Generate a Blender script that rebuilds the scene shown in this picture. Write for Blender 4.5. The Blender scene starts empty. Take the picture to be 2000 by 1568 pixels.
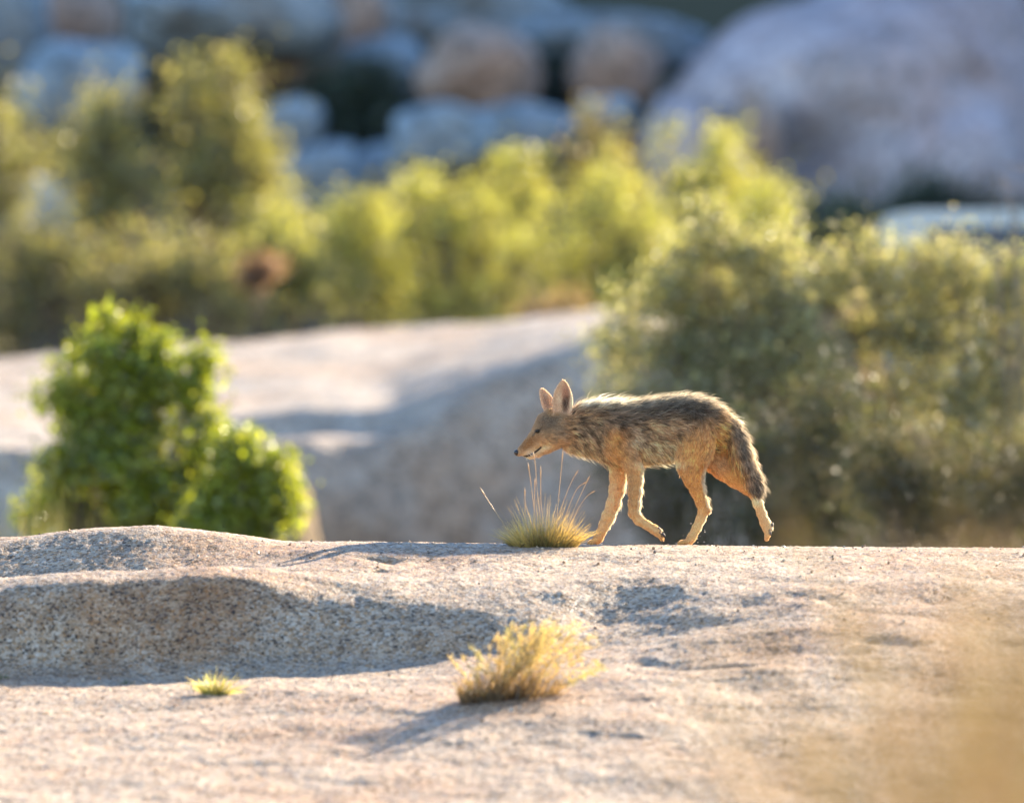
import bpy, math, random
import numpy as np
from math import radians, sin, cos, pi

# ------------------------------------------------------------------ scene, camera, light
scene = bpy.context.scene
COL = scene.collection
rng = np.random.default_rng(7)
CAMZ = 1.6
K = 36.0 / 300.0 / 2000.0            # metres per photo pixel per metre of distance

cam_d = bpy.data.cameras.new("camera")
cam_d.sensor_width = 36.0
cam_d.lens = 300.0
cam_d.clip_start = 0.5
cam_d.clip_end = 3000.0
cam_d.dof.use_dof = True
cam_d.dof.focus_distance = 30.75
cam_d.dof.aperture_fstop = 2.35
cam_o = bpy.data.objects.new("camera", cam_d)
COL.objects.link(cam_o)
cam_o.location = (0, 0, CAMZ)
cam_o.rotation_euler = (radians(90), 0, 0)
scene.camera = cam_o

SUN_EL = radians(20.5)
SUN_AZ = radians(35.0)               # to the right of the view axis, behind the scene
sun_dir = np.array([sin(SUN_AZ) * cos(SUN_EL), cos(SUN_AZ) * cos(SUN_EL), sin(SUN_EL)])

world = bpy.data.worlds.new("World")
scene.world = world
world.use_nodes = True
wn, wl = world.node_tree.nodes, world.node_tree.links
wn.clear()
wo = wn.new("ShaderNodeOutputWorld")
wb = wn.new("ShaderNodeBackground")
sky = wn.new("ShaderNodeTexSky")
sky.sky_type = 'NISHITA'
sky.sun_disc = False
sky.sun_elevation = SUN_EL
sky.sun_rotation = SUN_AZ
sky.air_density = 1.0
sky.dust_density = 0.0
sky.ozone_density = 2.0
sky.altitude = 1300.0
wb.inputs["Strength"].default_value = 0.075
wl.new(sky.outputs[0], wb.inputs[0])
wl.new(wb.outputs[0], wo.inputs[0])

sl = bpy.data.lights.new("sun", 'SUN')
sl.energy = 4.0
sl.angle = radians(0.55)
sl.color = (1.0, 0.85, 0.64)
so = bpy.data.objects.new("sun", sl)
COL.objects.link(so)
so.location = (20, 30, 40)
from mathutils import Vector
so.rotation_euler = Vector(-sun_dir).to_track_quat('-Z', 'Y').to_euler()

scene.view_settings.view_transform = 'Standard'
scene.view_settings.look = 'None'
scene.view_settings.gamma = 1.0
scene.view_settings.use_curve_mapping = False
scene.view_settings.exposure = 2.95
scene.render.engine = 'CYCLES'
scene.cycles.use_denoising = True
scene.cycles.max_bounces = 8
scene.cycles.diffuse_bounces = 4
scene.cycles.transmission_bounces = 6
scene.cycles.transparent_max_bounces = 8
scene.cycles.sample_clamp_indirect = 6.0


# ------------------------------------------------------------------ helpers
def P(px, py, d):
    """photo pixel at a real distance -> point of the place"""
    return np.array([(px - 1000.0) * K * d, d, CAMZ - (py - 784.0) * K * d])


def sstep(a, b, x):
    t = np.clip((x - a) / (b - a), 0, 1)
    return t * t * (3 - 2 * t)


_perm = np.random.default_rng(3).permutation(256)
_perm = np.concatenate([_perm, _perm, _perm])
_grad = np.random.default_rng(4).normal(size=(256, 3))
_grad /= np.linalg.norm(_grad, axis=1)[:, None]


def perlin(p):
    p = np.asarray(p, float)
    i = np.floor(p).astype(np.int64)
    f = p - i
    u = f * f * f * (f * (f * 6 - 15) + 10)
    i &= 255
    out = 0
    for dx in (0, 1):
        wx = u[:, 0] if dx else 1 - u[:, 0]
        for dy in (0, 1):
            wy = u[:, 1] if dy else 1 - u[:, 1]
            for dz in (0, 1):
                wz = u[:, 2] if dz else 1 - u[:, 2]
                h = _perm[_perm[_perm[(i[:, 0] + dx) & 255] + ((i[:, 1] + dy) & 255)] + ((i[:, 2] + dz) & 255)]
                g = _grad[h]
                out = out + wx * wy * wz * (g[:, 0] * (f[:, 0] - dx) + g[:, 1] * (f[:, 1] - dy) + g[:, 2] * (f[:, 2] - dz))
    return out * 1.6


def fbm(p, octaves=4, gain=0.5):
    p = np.asarray(p, float)
    a, s = 1.0, 0
    for k in range(octaves):
        s = s + a * perlin(p + 17.3 * k)
        p = p * 2.03
        a *= gain
    return s


def make_mesh(name, verts, faces=None, tris=None, quads=None, col=None, smooth=True):
    me = bpy.data.meshes.new(name)
    verts = np.asarray(verts, np.float32)
    loops, starts, n = [], [], 0
    if tris is not None and len(tris):
        tris = np.asarray(tris, np.int32)
        loops.append(tris.ravel())
        starts.append(n + 3 * np.arange(len(tris)))
        n += 3 * len(tris)
    if quads is not None and len(quads):
        quads = np.asarray(quads, np.int32)
        loops.append(quads.ravel())
        starts.append(n + 4 * np.arange(len(quads)))
        n += 4 * len(quads)
    loops = np.concatenate(loops).astype(np.int32)
    starts = np.concatenate(starts).astype(np.int32)
    me.vertices.add(len(verts))
    me.vertices.foreach_set("co", verts.ravel())
    me.loops.add(len(loops))
    me.loops.foreach_set("vertex_index", loops)
    me.polygons.add(len(starts))
    me.polygons.foreach_set("loop_start", starts)
    me.update(calc_edges=True)
    me.validate()
    me.polygons.foreach_set("use_smooth", np.full(len(me.polygons), smooth))
    if col is not None:
        at = me.color_attributes.new("Col", 'FLOAT_COLOR', 'POINT')
        c = np.ones((len(verts), 4), np.float32)
        c[:, :3] = col
        at.data.foreach_set("color", c.ravel())
    me.update()
    return me


def link(name, me, mat=None, parent=None, loc=None):
    o = bpy.data.objects.new(name, me)
    COL.objects.link(o)
    if mat is not None:
        me.materials.append(mat)
    if parent is not None:
        o.parent = parent
    if loc is not None:
        o.location = [float(v) for v in loc]
    return o


def tag(o, label=None, cat=None, group=None, kind=None):
    if label:
        o["label"] = label
    if cat:
        o["category"] = cat
    if group:
        o["group"] = group
    if kind:
        o["kind"] = kind
    return o


def empty(name, loc, label=None, cat=None, group=None):
    o = bpy.data.objects.new(name, None)
    COL.objects.link(o)
    o.location = [float(v) for v in loc]
    o.empty_display_size = 0.1
    return tag(o, label, cat, group)


class MB:
    """collects verts, tris, quads and colours for one mesh"""
    def __init__(s):
        s.v, s.t, s.q, s.c, s.n = [], [], [], [], 0

    def add(s, v, t=None, q=None, c=None):
        v = np.asarray(v, float).reshape(-1, 3)
        if t is not None and len(t):
            s.t.append(np.asarray(t, int) + s.n)
        if q is not None and len(q):
            s.q.append(np.asarray(q, int) + s.n)
        cc = np.ones((len(v), 3)) * (0.5 if c is None else np.asarray(c))
        s.v.append(v)
        s.c.append(cc)
        s.n += len(v)

    def tube(s, pts, rad, sides=6, c=None, cap=True):
        pts = np.asarray(pts, float)
        rad = np.ones(len(pts)) * np.asarray(rad, float)
        tan = np.gradient(pts, axis=0)
        tan /= np.linalg.norm(tan, axis=1)[:, None] + 1e-9
        ref = np.array([0.31, 0.85, 0.43]) if abs(tan[0] @ [0.31, 0.85, 0.43]) < 0.9 else np.array([1.0, 0, 0])
        a = np.cross(tan, ref)
        a /= np.linalg.norm(a, axis=1)[:, None] + 1e-9
        b = np.cross(tan, a)
        th = np.arange(sides) * 2 * pi / sides
        ring = pts[:, None] + rad[:, None, None] * (a[:, None] * np.cos(th)[None, :, None] + b[:, None] * np.sin(th)[None, :, None])
        v = ring.reshape(-1, 3)
        n = len(pts)
        i, j = np.meshgrid(np.arange(n - 1), np.arange(sides), indexing='ij')
        j2 = (j + 1) % sides
        q = np.stack([i * sides + j, i * sides + j2, (i + 1) * sides + j2, (i + 1) * sides + j], -1).reshape(-1, 4)
        cc = None
        if c is not None:
            c = np.asarray(c, float)
            cc = np.repeat(c, sides, axis=0) if c.ndim == 2 else c
        t = None
        if cap:
            t = [[0, k + 1, k] for k in range(1, sides - 1)] + [[(n - 1) * sides, (n - 1) * sides + k, (n - 1) * sides + k + 1] for k in range(1, sides - 1)]
        s.add(v, t, q, cc)

    def mesh(s, name, smooth=True, off=None):
        v = np.concatenate(s.v)
        if off is not None:
            v = v - np.asarray(off)
        return make_mesh(name, v, tris=np.concatenate(s.t) if s.t else None, quads=np.concatenate(s.q) if s.q else None, col=np.concatenate(s.c), smooth=smooth)


def ribbons(pts, width, col, roll=None):
    """pts (n,k,3) strand points, width (n,k), col (n,k,3) -> verts, quads, colours of flat tapering strands"""
    n, k, _ = pts.shape
    tan = np.gradient(pts, axis=1)
    tan /= np.linalg.norm(tan, axis=2, keepdims=True) + 1e-9
    r = rng.normal(size=(n, 1, 3)) if roll is None else roll[:, None]
    side = np.cross(tan, r)
    side /= np.linalg.norm(side, axis=2, keepdims=True) + 1e-9
    a = pts - side * width[:, :, None] * 0.5
    b = pts + side * width[:, :, None] * 0.5
    v = np.stack([a, b], 2).reshape(-1, 3)
    c = np.repeat(col[:, :, None], 2, axis=2).reshape(-1, 3)
    base = (np.arange(n) * 2 * k)[:, None] + 2 * np.arange(k - 1)[None]
    q = np.stack([base, base + 1, base + 3, base + 2], -1).reshape(-1, 4)
    return v, q, c


def unit(v):
    return v / (np.linalg.norm(v, axis=-1, keepdims=True) + 1e-9)


def sphere_dirs(n):
    return unit(rng.normal(size=(n, 3)))


# ------------------------------------------------------------------ materials
def new_mat(name):
    m = bpy.data.materials.new(name)
    m.use_nodes = True
    nt = m.node_tree
    nt.nodes.clear()
    out = nt.nodes.new("ShaderNodeOutputMaterial")
    return m, nt.nodes, nt.links, out


def ramp(nodes, stops, interp='LINEAR'):
    r = nodes.new("ShaderNodeValToRGB")
    r.color_ramp.interpolation = interp
    el = r.color_ramp.elements
    el[0].position, el[0].color = stops[0][0], (*stops[0][1], 1)
    el[1].position, el[1].color = stops[-1][0], (*stops[-1][1], 1)
    for p, c in stops[1:-1]:
        e = el.new(p)
        e.color = (*c, 1)
    return r


def mixc(nodes, links, a, b, fac, mode='MIX'):
    m = nodes.new("ShaderNodeMix")
    m.data_type = 'RGBA'
    m.blend_type = mode
    for sock, val in ((m.inputs[0], fac), (m.inputs[6], a), (m.inputs[7], b)):
        if hasattr(val, "links"):
            links.new(val, sock)
        elif isinstance(val, (int, float)):
            sock.default_value = val
        else:
            sock.default_value = (*val, 1)
    return m.outputs[2]


def granite(name, grain, palette, stain, stain_amt, bump_d, big=1.2, rough=0.72, spec=0.3, object_space=False, regions=False):
    m, N, L, out = new_mat(name)
    if object_space:
        tc = N.new("ShaderNodeTexCoord")
        pos = tc.outputs["Object"]
    else:
        g = N.new("ShaderNodeNewGeometry")
        pos = g.outputs["Position"]
    warp = N.new("ShaderNodeTexNoise")
    warp.inputs["Scale"].default_value = grain * 0.7
    warp.inputs["Detail"].default_value = 1
    L.new(pos, warp.inputs["Vector"])
    vs = N.new("ShaderNodeVectorMath")
    vs.operation = 'MULTIPLY_ADD'
    L.new(warp.outputs["Color"], vs.inputs[0])
    vs.inputs[1].default_value = (0.9 / grain,) * 3
    L.new(pos, vs.inputs[2])
    v1 = N.new("ShaderNodeTexVoronoi")
    v1.inputs["Scale"].default_value = grain
    L.new(vs.outputs[0], v1.inputs["Vector"])
    sep = N.new("ShaderNodeSeparateColor")
    L.new(v1.outputs["Color"], sep.inputs[0])
    r1 = ramp(N, palette, 'CONSTANT')
    L.new(sep.outputs[0], r1.inputs[0])
    # second coarser set of crystals
    v2 = N.new("ShaderNodeTexVoronoi")
    v2.inputs["Scale"].default_value = grain * 0.45
    L.new(vs.outputs[0], v2.inputs["Vector"])
    sep2 = N.new("ShaderNodeSeparateColor")
    L.new(v2.outputs["Color"], sep2.inputs[0])
    r2 = ramp(N, palette, 'CONSTANT')
    L.new(sep2.outputs[1], r2.inputs[0])
    c = mixc(N, L, r1.outputs[0], r2.outputs[0], 0.30)
    # stains
    n1 = N.new("ShaderNodeTexNoise")
    n1.inputs["Scale"].default_value = big
    n1.inputs["Detail"].default_value = 6
    n1.inputs["Roughness"].default_value = 0.62
    L.new(pos, n1.inputs["Vector"])
    rs = ramp(N, [(0.47, (0, 0, 0)), (0.68, (1, 1, 1))])
    L.new(n1.outputs["Fac"], rs.inputs[0])
    mm = N.new("ShaderNodeMath")
    mm.operation = 'MULTIPLY'
    L.new(rs.outputs[0], mm.inputs[0])
    mm.inputs[1].default_value = stain_amt
    c = mixc(N, L, c, stain, mm.outputs[0], 'MULTIPLY')
    n3 = N.new("ShaderNodeTexNoise")
    n3.inputs["Scale"].default_value = big * 6.3
    n3.inputs["Detail"].default_value = 5
    n3.inputs["Roughness"].default_value = 0.7
    L.new(pos, n3.inputs["Vector"])
    r3 = ramp(N, [(0.3, (0.62, 0.60, 0.58)), (0.62, (1.06, 1.05, 1.03))])
    L.new(n3.outputs["Fac"], r3.inputs[0])
    c = mixc(N, L, c, r3.outputs[0], 0.85, 'MULTIPLY')
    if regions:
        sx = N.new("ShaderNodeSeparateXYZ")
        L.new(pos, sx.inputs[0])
        for lo_, hi_, cc in ((32.5, 36.0, (0.20, 0.155, 0.105)), (86.0, 94.0, (0.10, 0.085, 0.06)), (120.0, 130.0, (0.05, 0.055, 0.038))):  # farther bands dark to cut bounce light and stand for shade between boulders
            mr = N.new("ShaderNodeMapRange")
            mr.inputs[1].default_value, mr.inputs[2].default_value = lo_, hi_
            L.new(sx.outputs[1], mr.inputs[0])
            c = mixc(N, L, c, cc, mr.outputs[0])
    b = N.new("ShaderNodeBsdfPrincipled")
    L.new(c, b.inputs["Base Color"])
    rr = N.new("ShaderNodeMapRange")
    L.new(sep.outputs[1], rr.inputs[0])
    rr.inputs[3].default_value = rough - 0.3
    rr.inputs[4].default_value = rough + 0.28
    L.new(rr.outputs[0], b.inputs["Roughness"])
    b.inputs["Specular IOR Level"].default_value = spec
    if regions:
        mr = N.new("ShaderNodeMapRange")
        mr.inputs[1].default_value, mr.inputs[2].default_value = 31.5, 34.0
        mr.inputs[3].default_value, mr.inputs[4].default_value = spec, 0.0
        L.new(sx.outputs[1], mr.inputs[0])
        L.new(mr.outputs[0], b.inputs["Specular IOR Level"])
    # relief of the crystals
    nb = N.new("ShaderNodeTexNoise")
    nb.inputs["Scale"].default_value = grain * 0.55
    nb.inputs["Detail"].default_value = 5
    nb.inputs["Roughness"].default_value = 0.65
    L.new(pos, nb.inputs["Vector"])
    ad = N.new("ShaderNodeMath")
    ad.operation = 'MULTIPLY_ADD'
    L.new(v1.outputs["Distance"], ad.inputs[0])
    ad.inputs[1].default_value = -0.45
    L.new(nb.outputs["Fac"], ad.inputs[2])
    bp = N.new("ShaderNodeBump")
    bp.inputs["Strength"].default_value = 1.0
    bp.inputs["Distance"].default_value = bump_d
    L.new(ad.outputs[0], bp.inputs["Height"])
    L.new(bp.outputs[0], b.inputs["Normal"])
    L.new(b.outputs[0], out.inputs[0])
    return m


PAL_WARM = [(0.0, (0.05, 0.036, 0.026)), (0.13, (0.15, 0.10, 0.064)), (0.28, (0.295, 0.198, 0.12)), (0.46, (0.355, 0.262, 0.18)),
            (0.66, (0.405, 0.322, 0.24)), (0.82, (0.33, 0.18, 0.078)), (0.93, (0.455, 0.385, 0.31)), (1.0, (0.455, 0.385, 0.31))]
PAL_GREY = [(0.0, (0.16, 0.135, 0.115)), (0.12, (0.27, 0.22, 0.18)), (0.35, (0.35, 0.30, 0.25)), (0.62, (0.40, 0.345, 0.295)),
            (0.85, (0.42, 0.33, 0.26)), (1.0, (0.5, 0.45, 0.4))]
PAL_BOUL_SKY = [(0.0, (0.10, 0.125, 0.15)), (0.12, (0.19, 0.245, 0.295)), (0.35, (0.25, 0.325, 0.40)), (0.62, (0.285, 0.365, 0.44)),
            (0.85, (0.25, 0.275, 0.295)), (1.0, (0.27, 0.335, 0.385))]  # blue skylight of the shaded pile is put into these colours
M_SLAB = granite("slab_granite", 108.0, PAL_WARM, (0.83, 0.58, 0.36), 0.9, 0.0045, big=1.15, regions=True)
M_BACK = granite("outcrop_granite", 30.0, PAL_GREY, (0.78, 0.58, 0.42), 0.9, 0.012, big=0.55, rough=0.8, spec=0.15)
M_BOUL = granite("skylit_boulder_granite", 9.0, PAL_BOUL_SKY, (0.72, 0.52, 0.40), 1.0, 0.03, big=0.22, spec=0.15, object_space=True)


def col_mat(name, trans=0.4, tint=(1.25, 1.2, 0.75), gloss=0.06, grough=0.35, tmul=1.0):
    """leaf, blade or hair: reflects and lets light through, colour from the mesh"""
    m, N, L, out = new_mat(name)
    a = N.new("ShaderNodeAttribute")
    a.attribute_name = "Col"
    d = N.new("ShaderNodeBsdfDiffuse")
    L.new(a.outputs["Color"], d.inputs["Color"])
    t = N.new("ShaderNodeBsdfTranslucent")
    tc = mixc(N, L, a.outputs["Color"], tint, 1.0, 'MULTIPLY') if tint else mixc(N, L, a.outputs["Color"], (0.85, 0.72, 0.52), 0.38)
    L.new(tc, t.inputs["Color"])
    mx = N.new("ShaderNodeMixShader")
    mx.inputs[0].default_value = trans
    L.new(d.outputs[0], mx.inputs[1])
    L.new(t.outputs[0], mx.inputs[2])
    last = mx.outputs[0]
    if gloss > 0:
        g = N.new("ShaderNodeBsdfGlossy")
        g.inputs["Roughness"].default_value = grough
        g.inputs["Color"].default_value = (1, 1, 1, 1)
        m2 = N.new("ShaderNodeMixShader")
        m2.inputs[0].default_value = gloss
        L.new(last, m2.inputs[1])
        L.new(g.outputs[0], m2.inputs[2])
        last = m2.outputs[0]
    L.new(last, out.inputs[0])
    return m


def plain(name, col, rough=0.6, spec=0.4, metal=0.0, coat=0.0, noise=0.0, scale=8.0):
    m, N, L, out = new_mat(name)
    b = N.new("ShaderNodeBsdfPrincipled")
    b.inputs["Base Color"].default_value = (*col, 1)
    b.inputs["Roughness"].default_value = rough
    b.inputs["Specular IOR Level"].default_value = spec
    b.inputs["Metallic"].default_value = metal
    b.inputs["Coat Weight"].default_value = coat
    if noise > 0:
        tc = N.new("ShaderNodeTexCoord")
        n = N.new("ShaderNodeTexNoise")
        n.inputs["Scale"].default_value = scale
        n.inputs["Detail"].default_value = 5
        L.new(tc.outputs["Object"], n.inputs["Vector"])
        r = ramp(N, [(0.3, tuple(c * (1 - noise) for c in col)), (0.7, tuple(min(1, c * (1 + noise)) for c in col))])
        L.new(n.outputs["Fac"], r.inputs[0])
        L.new(r.outputs[0], b.inputs["Base Color"])
    L.new(b.outputs[0], out.inputs[0])
    return m


M_LEAF = col_mat("glossy_leaf", 0.52, (1.6, 1.4, 0.45), 0.05, 0.35)
M_DULL = col_mat("dull_leaf", 0.5, (1.38, 1.3, 0.68), 0.05, 0.4)
M_PALE = col_mat("pale_leaf", 0.52, (1.4, 1.35, 0.72), 0.05, 0.4)
M_DRY = col_mat("dry_grass", 0.42, (1.3, 1.12, 0.8), 0.03, 0.4)
M_FUR = col_mat("coyote_fur", 0.44, None, 0.02, 0.45)
M_SKIN = col_mat("coyote_skin", 0.0, (1, 1, 1), 0.0)
M_BARK = plain("bark", (0.11, 0.085, 0.065), 0.9, 0.2, noise=0.4, scale=25)
M_TWIG = plain("grey_twig", (0.13, 0.105, 0.08), 0.9, 0.2, noise=0.3, scale=60)

# ------------------------------------------------------------------ ground
NEAR = [(-400, -3.0), (-60, -1.75), (-10, -1.62), (0, -1.6), (9, -1.66), (15, -1.60), (20, -1.48), (22.8, -1.36)]
FAR = [(32.4, -0.80), (33.2, -1.05), (35, -1.55), (38, -2.0), (46, -2.25), (58, -1.9), (68, -0.6), (76, -0.35), (90, 0.15), (100, 0.8), (108, 1.8),
       (113, 2.4), (126, 4.0), (143, 26.0), (147, 27.0), (170, 24), (230, 10), (400, 8), (900, 6), (2500, 2)]
COLS = {
    -420: [(31.8, 1096), (30.8, 1085), (30.35, 1072), (30.1, 1082), (29.85, 1140), (29.65, 1170), (29.35, 1145), (29.2, 1170), (29.08, 1240), (28.99, 1315), (28.85, 1340), (28.3, 1375), (27.4, 1445), (26.2, 1575)],
    0: [(31.8, 1096), (30.8, 1078), (30.35, 1046), (30.15, 1052), (29.86, 1125), (29.68, 1155), (29.37, 1129), (29.2, 1152), (29.08, 1220), (28.99, 1300), (28.85, 1327), (28.3, 1364), (27.4, 1440), (26.2, 1568)],
    120: [(31.8, 1096), (30.8, 1070), (30.35, 1032), (30.15, 1037), (29.84, 1115), (29.66, 1145), (29.37, 1117), (29.2, 1140), (29.08, 1220), (28.99, 1298), (28.85, 1325), (28.3, 1360), (27.4, 1440), (26.2, 1568)],
    270: [(31.8, 1096), (30.8, 1066), (30.35, 1023), (30.15, 1028), (29.82, 1106), (29.66, 1132), (29.37, 1109), (29.2, 1132), (29.08, 1220), (28.99, 1292), (28.85, 1322), (28.3, 1357), (27.4, 1438), (26.2, 1568)],
    420: [(31.8, 1096), (30.8, 1072), (30.35, 1037), (30.1, 1045), (29.8, 1102), (29.64, 1119), (29.37, 1105), (29.2, 1128), (29.08, 1218), (28.98, 1290), (28.85, 1319), (28.25, 1355), (27.4, 1436), (26.2, 1568)],
    540: [(31.8, 1096), (30.8, 1080), (30.4, 1057), (30.05, 1066), (29.7, 1100), (29.58, 1110), (29.36, 1110), (29.2, 1138), (29.08, 1225), (28.98, 1287), (28.85, 1316), (28.2, 1355), (27.4, 1432), (26.2, 1568)],
    660: [(31.8, 1067), (31.5, 1062), (30.9, 1058.8), (30.25, 1058), (29.93, 1065), (29.6, 1104), (29.36, 1132), (29.19, 1166), (29.08, 1232), (28.97, 1286), (28.85, 1309), (28.1, 1358), (27.4, 1428), (26.2, 1568)],
    820: [(31.8, 1069), (31.5, 1064), (30.9, 1060.8), (30.25, 1060), (29.93, 1067), (29.6, 1105), (29.32, 1148), (29.17, 1178), (29.07, 1232), (28.97, 1282), (28.85, 1299), (28.0, 1362), (27.4, 1420), (26.2, 1568)],
    1000: [(31.8, 1071), (31.5, 1066), (30.9, 1062.8), (30.25, 1062), (29.93, 1069), (29.6, 1106), (29.32, 1152), (29.17, 1180), (29.07, 1226), (28.97, 1264), (28.85, 1284), (28.0, 1352), (27.5, 1392), (26.2, 1568)],
    1110: [(31.8, 1072), (31.5, 1067), (30.9, 1063.8), (30.25, 1063), (29.93, 1070), (29.6, 1106), (29.32, 1148), (29.17, 1186), (29.09, 1212), (28.98, 1248), (28.85, 1270), (28.0, 1338), (27.5, 1378), (26.2, 1568)],
    1160: [(31.8, 1073), (31.5, 1068), (30.9, 1064.8), (30.25, 1064), (29.93, 1071), (29.6, 1108), (29.42, 1128), (29.33, 1160), (29.2, 1215), (29.05, 1246), (28.85, 1264), (28.0, 1332), (27.5, 1374), (26.2, 1568)],
    1270: [(31.8, 1074), (31.5, 1069), (30.9, 1065.8), (30.25, 1065), (29.93, 1072), (29.6, 1106), (29.44, 1126), (29.34, 1152), (29.15, 1205), (28.95, 1240), (28.8, 1256), (28.0, 1328), (27.5, 1374), (26.2, 1568)],
    1400: [(31.8, 1075), (31.5, 1070), (30.9, 1066.8), (30.25, 1066), (29.93, 1073), (29.6, 1105), (29.4, 1135), (29.1, 1185), (28.8, 1228), (28.5, 1262), (28.0, 1325), (27.5, 1380), (26.2, 1568)],
    1600: [(31.8, 1077), (31.5, 1072), (30.9, 1068.8), (30.25, 1068), (29.93, 1075), (29.6, 1106), (29.2, 1150), (28.8, 1200), (28.3, 1265), (27.5, 1372), (26.2, 1568)],
    1800: [(31.8, 1079), (31.5, 1074), (30.9, 1070.8), (30.25, 1070), (29.93, 1077), (29.6, 1106), (29.3, 1130), (29.1, 1175), (28.7, 1212), (28.3, 1255), (27.5, 1366), (26.2, 1568)],
    2000: [(31.8, 1079), (31.5, 1074), (30.9, 1070.8), (30.25, 1070), (29.93, 1077), (29.6, 1108), (29.2, 1150), (28.8, 1200), (28.3, 1270), (27.5, 1380), (26.2, 1568)],
    2420: [(31.8, 1084), (31.5, 1079), (30.9, 1075.8), (30.25, 1075), (29.93, 1082), (29.6, 1115), (29.2, 1160), (28.8, 1215), (28.3, 1285), (27.5, 1395), (26.2, 1580)],
}
RX = np.arange(-2.6, 2.6001, 0.02)
RY = np.arange(22.0, 34.0001, 0.02)
OLD_D = [26.2, 27.4, 28.0, 28.85, 28.97, 29.07, 29.17, 29.36, 29.6, 29.95, 31, 40]
NEW_D = [25.7, 27.0, 27.6, 28.45, 28.62, 28.73, 28.86, 29.08, 29.5, 29.95, 31, 40]


def gauss1(a, sig, axis):
    r = int(3 * sig) + 1
    k = np.exp(-0.5 * (np.arange(-r, r + 1) / sig) ** 2)
    k /= k.sum()
    pad = [(0, 0), (0, 0)]
    pad[axis] = (r, r)
    b = np.pad(a, pad, mode='edge')
    out = np.zeros_like(a)
    for i, w in enumerate(k):
        s = [slice(None), slice(None)]
        s[axis] = slice(i, i + a.shape[axis])
        out += w * b[tuple(s)]
    return out


_cx = np.array(sorted(COLS))
_prof = []
for c in _cx:
    cc = [(float(np.interp(d, OLD_D, NEW_D)), py) for d, py in COLS[c]]
    pts = [(d, -(py - 784) * K * d) for d, py in cc] + NEAR[-4:] + FAR[:4]
    pts.sort()
    _prof.append(np.interp(RY, [p[0] for p in pts], [p[1] for p in pts]))
_prof = np.array(_prof)                                    # (columns, y)
_rx_px = RX / (K * 29.2) + 1000
RZ = np.array([np.interp(_rx_px, _cx, _prof[:, j]) for j in range(len(RY))]).T      # (x, y)
RZ = gauss1(gauss1(RZ, 3.0, 0), 2.0, 1)
TY = np.array([p[0] for p in NEAR] + [p[0] for p in FAR])
TZ = np.array([p[1] for p in NEAR] + [p[1] for p in FAR])


def bilin(x, y):
    fx = np.clip((x - RX[0]) / 0.02, 0, len(RX) - 1.001)
    fy = np.clip((y - RY[0]) / 0.02, 0, len(RY) - 1.001)
    i, j = fx.astype(int), fy.astype(int)
    a, b = fx - i, fy - j
    return RZ[i, j] * (1 - a) * (1 - b) + RZ[i + 1, j] * a * (1 - b) + RZ[i, j + 1] * (1 - a) * b + RZ[i + 1, j + 1] * a * b


def ground_z(x, y, rough=True):
    x = np.atleast_1d(np.asarray(x, float))
    y = np.atleast_1d(np.asarray(y, float))
    wx = x + 0.05 * perlin(np.stack([x * 3.1, y * 3.1, 0 * x], -1)) + 0.018 * perlin(np.stack([x * 11, y * 11, 0 * x + 4], -1))
    wy = y + 0.04 * perlin(np.stack([x * 3.3, y * 3.3, 0 * x + 9], -1)) * sstep(29.9, 29.3, y)
    z = np.interp(y, TY, TZ)
    s = bilin(wx, wy)
    w = sstep(22.3, 22.9, y) * sstep(33.8, 33.0, y)
    z = z * (1 - w) + s * w
    p = np.stack([x, y, 0 * x], -1)
    out = 1 - w
    z = z + out * sstep(40, 60, y) * 0.25 * fbm(p * 0.13, 3) + sstep(118, 140, y) * 0.7 * fbm(p * 0.09, 3)
    z = z + (1 - sstep(22, 18, y)) * 0.011 * fbm(p * 2.7, 3) * (1 - 0.8 * sstep(29.7, 29.95, y) * sstep(32.5, 32, y))
    if rough:
        near = sstep(22.5, 23.5, y) * sstep(32.6, 32.0, y)
        q = p * np.array([1, 1, 1])
        z = z + near * (0.0022 * fbm(q * 13, 2) + 0.0022 * perlin(q * 37) + 0.0032 * perlin(q * 79 + 5))
        lay = fbm(np.stack([x * 2.0, y * 3.5, 0 * x + 3], -1), 3)
        z = z + near * 0.004 * sstep(-0.05, 0.2, lay) * sstep(28.0, 27.6, y)
        for line, dep_, wid_ in CRACKS:
            dd = np.full(len(x), 9.0)
            xx = x + 0.02 * perlin(p * 9 + 2)
            yy = y + 0.03 * perlin(p * 9 + 31)
            for (ax_, ay_), (bx_, by_) in zip(line[:-1], line[1:]):
                ex, ey = bx_ - ax_, by_ - ay_
                t = np.clip(((xx - ax_) * ex + (yy - ay_) * ey) / (ex * ex + ey * ey), 0, 1)
                dd = np.minimum(dd, np.hypot(xx - ax_ - t * ex, yy - ay_ - t * ey))
            z = z - dep_ * np.exp(-(dd / wid_) ** 2)
    return z + CAMZ


CRACKS = []


def hit(px, py):
    d = np.arange(23.5, 31.4, 0.01)
    x = (px - 1000) * K * d
    g = ground_z(x, d, False)
    z = CAMZ - (py - 784) * K * d
    i = np.argmax(g >= z)
    return np.array([x[i], d[i], g[i]])


for line_px, dep_, wid_ in (([(735, 1088), (752, 1092)], 0.03, 0.05),
                            ([(455, 1109), (560, 1112), (660, 1116), (735, 1114)], 0.016, 0.03), ([(1560, 1160), (1640, 1176), (1760, 1180), (1840, 1172)], 0.012, 0.05),
                            ([(1240, 1292), (1330, 1306), (1470, 1300)], 0.010, 0.04), ([(1700, 1250), (1800, 1262), (1960, 1255)], 0.010, 0.05)):
    CRACKS.append(([tuple(hit(a_, b_)[:2]) for a_, b_ in line_px], dep_, wid_))


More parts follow.
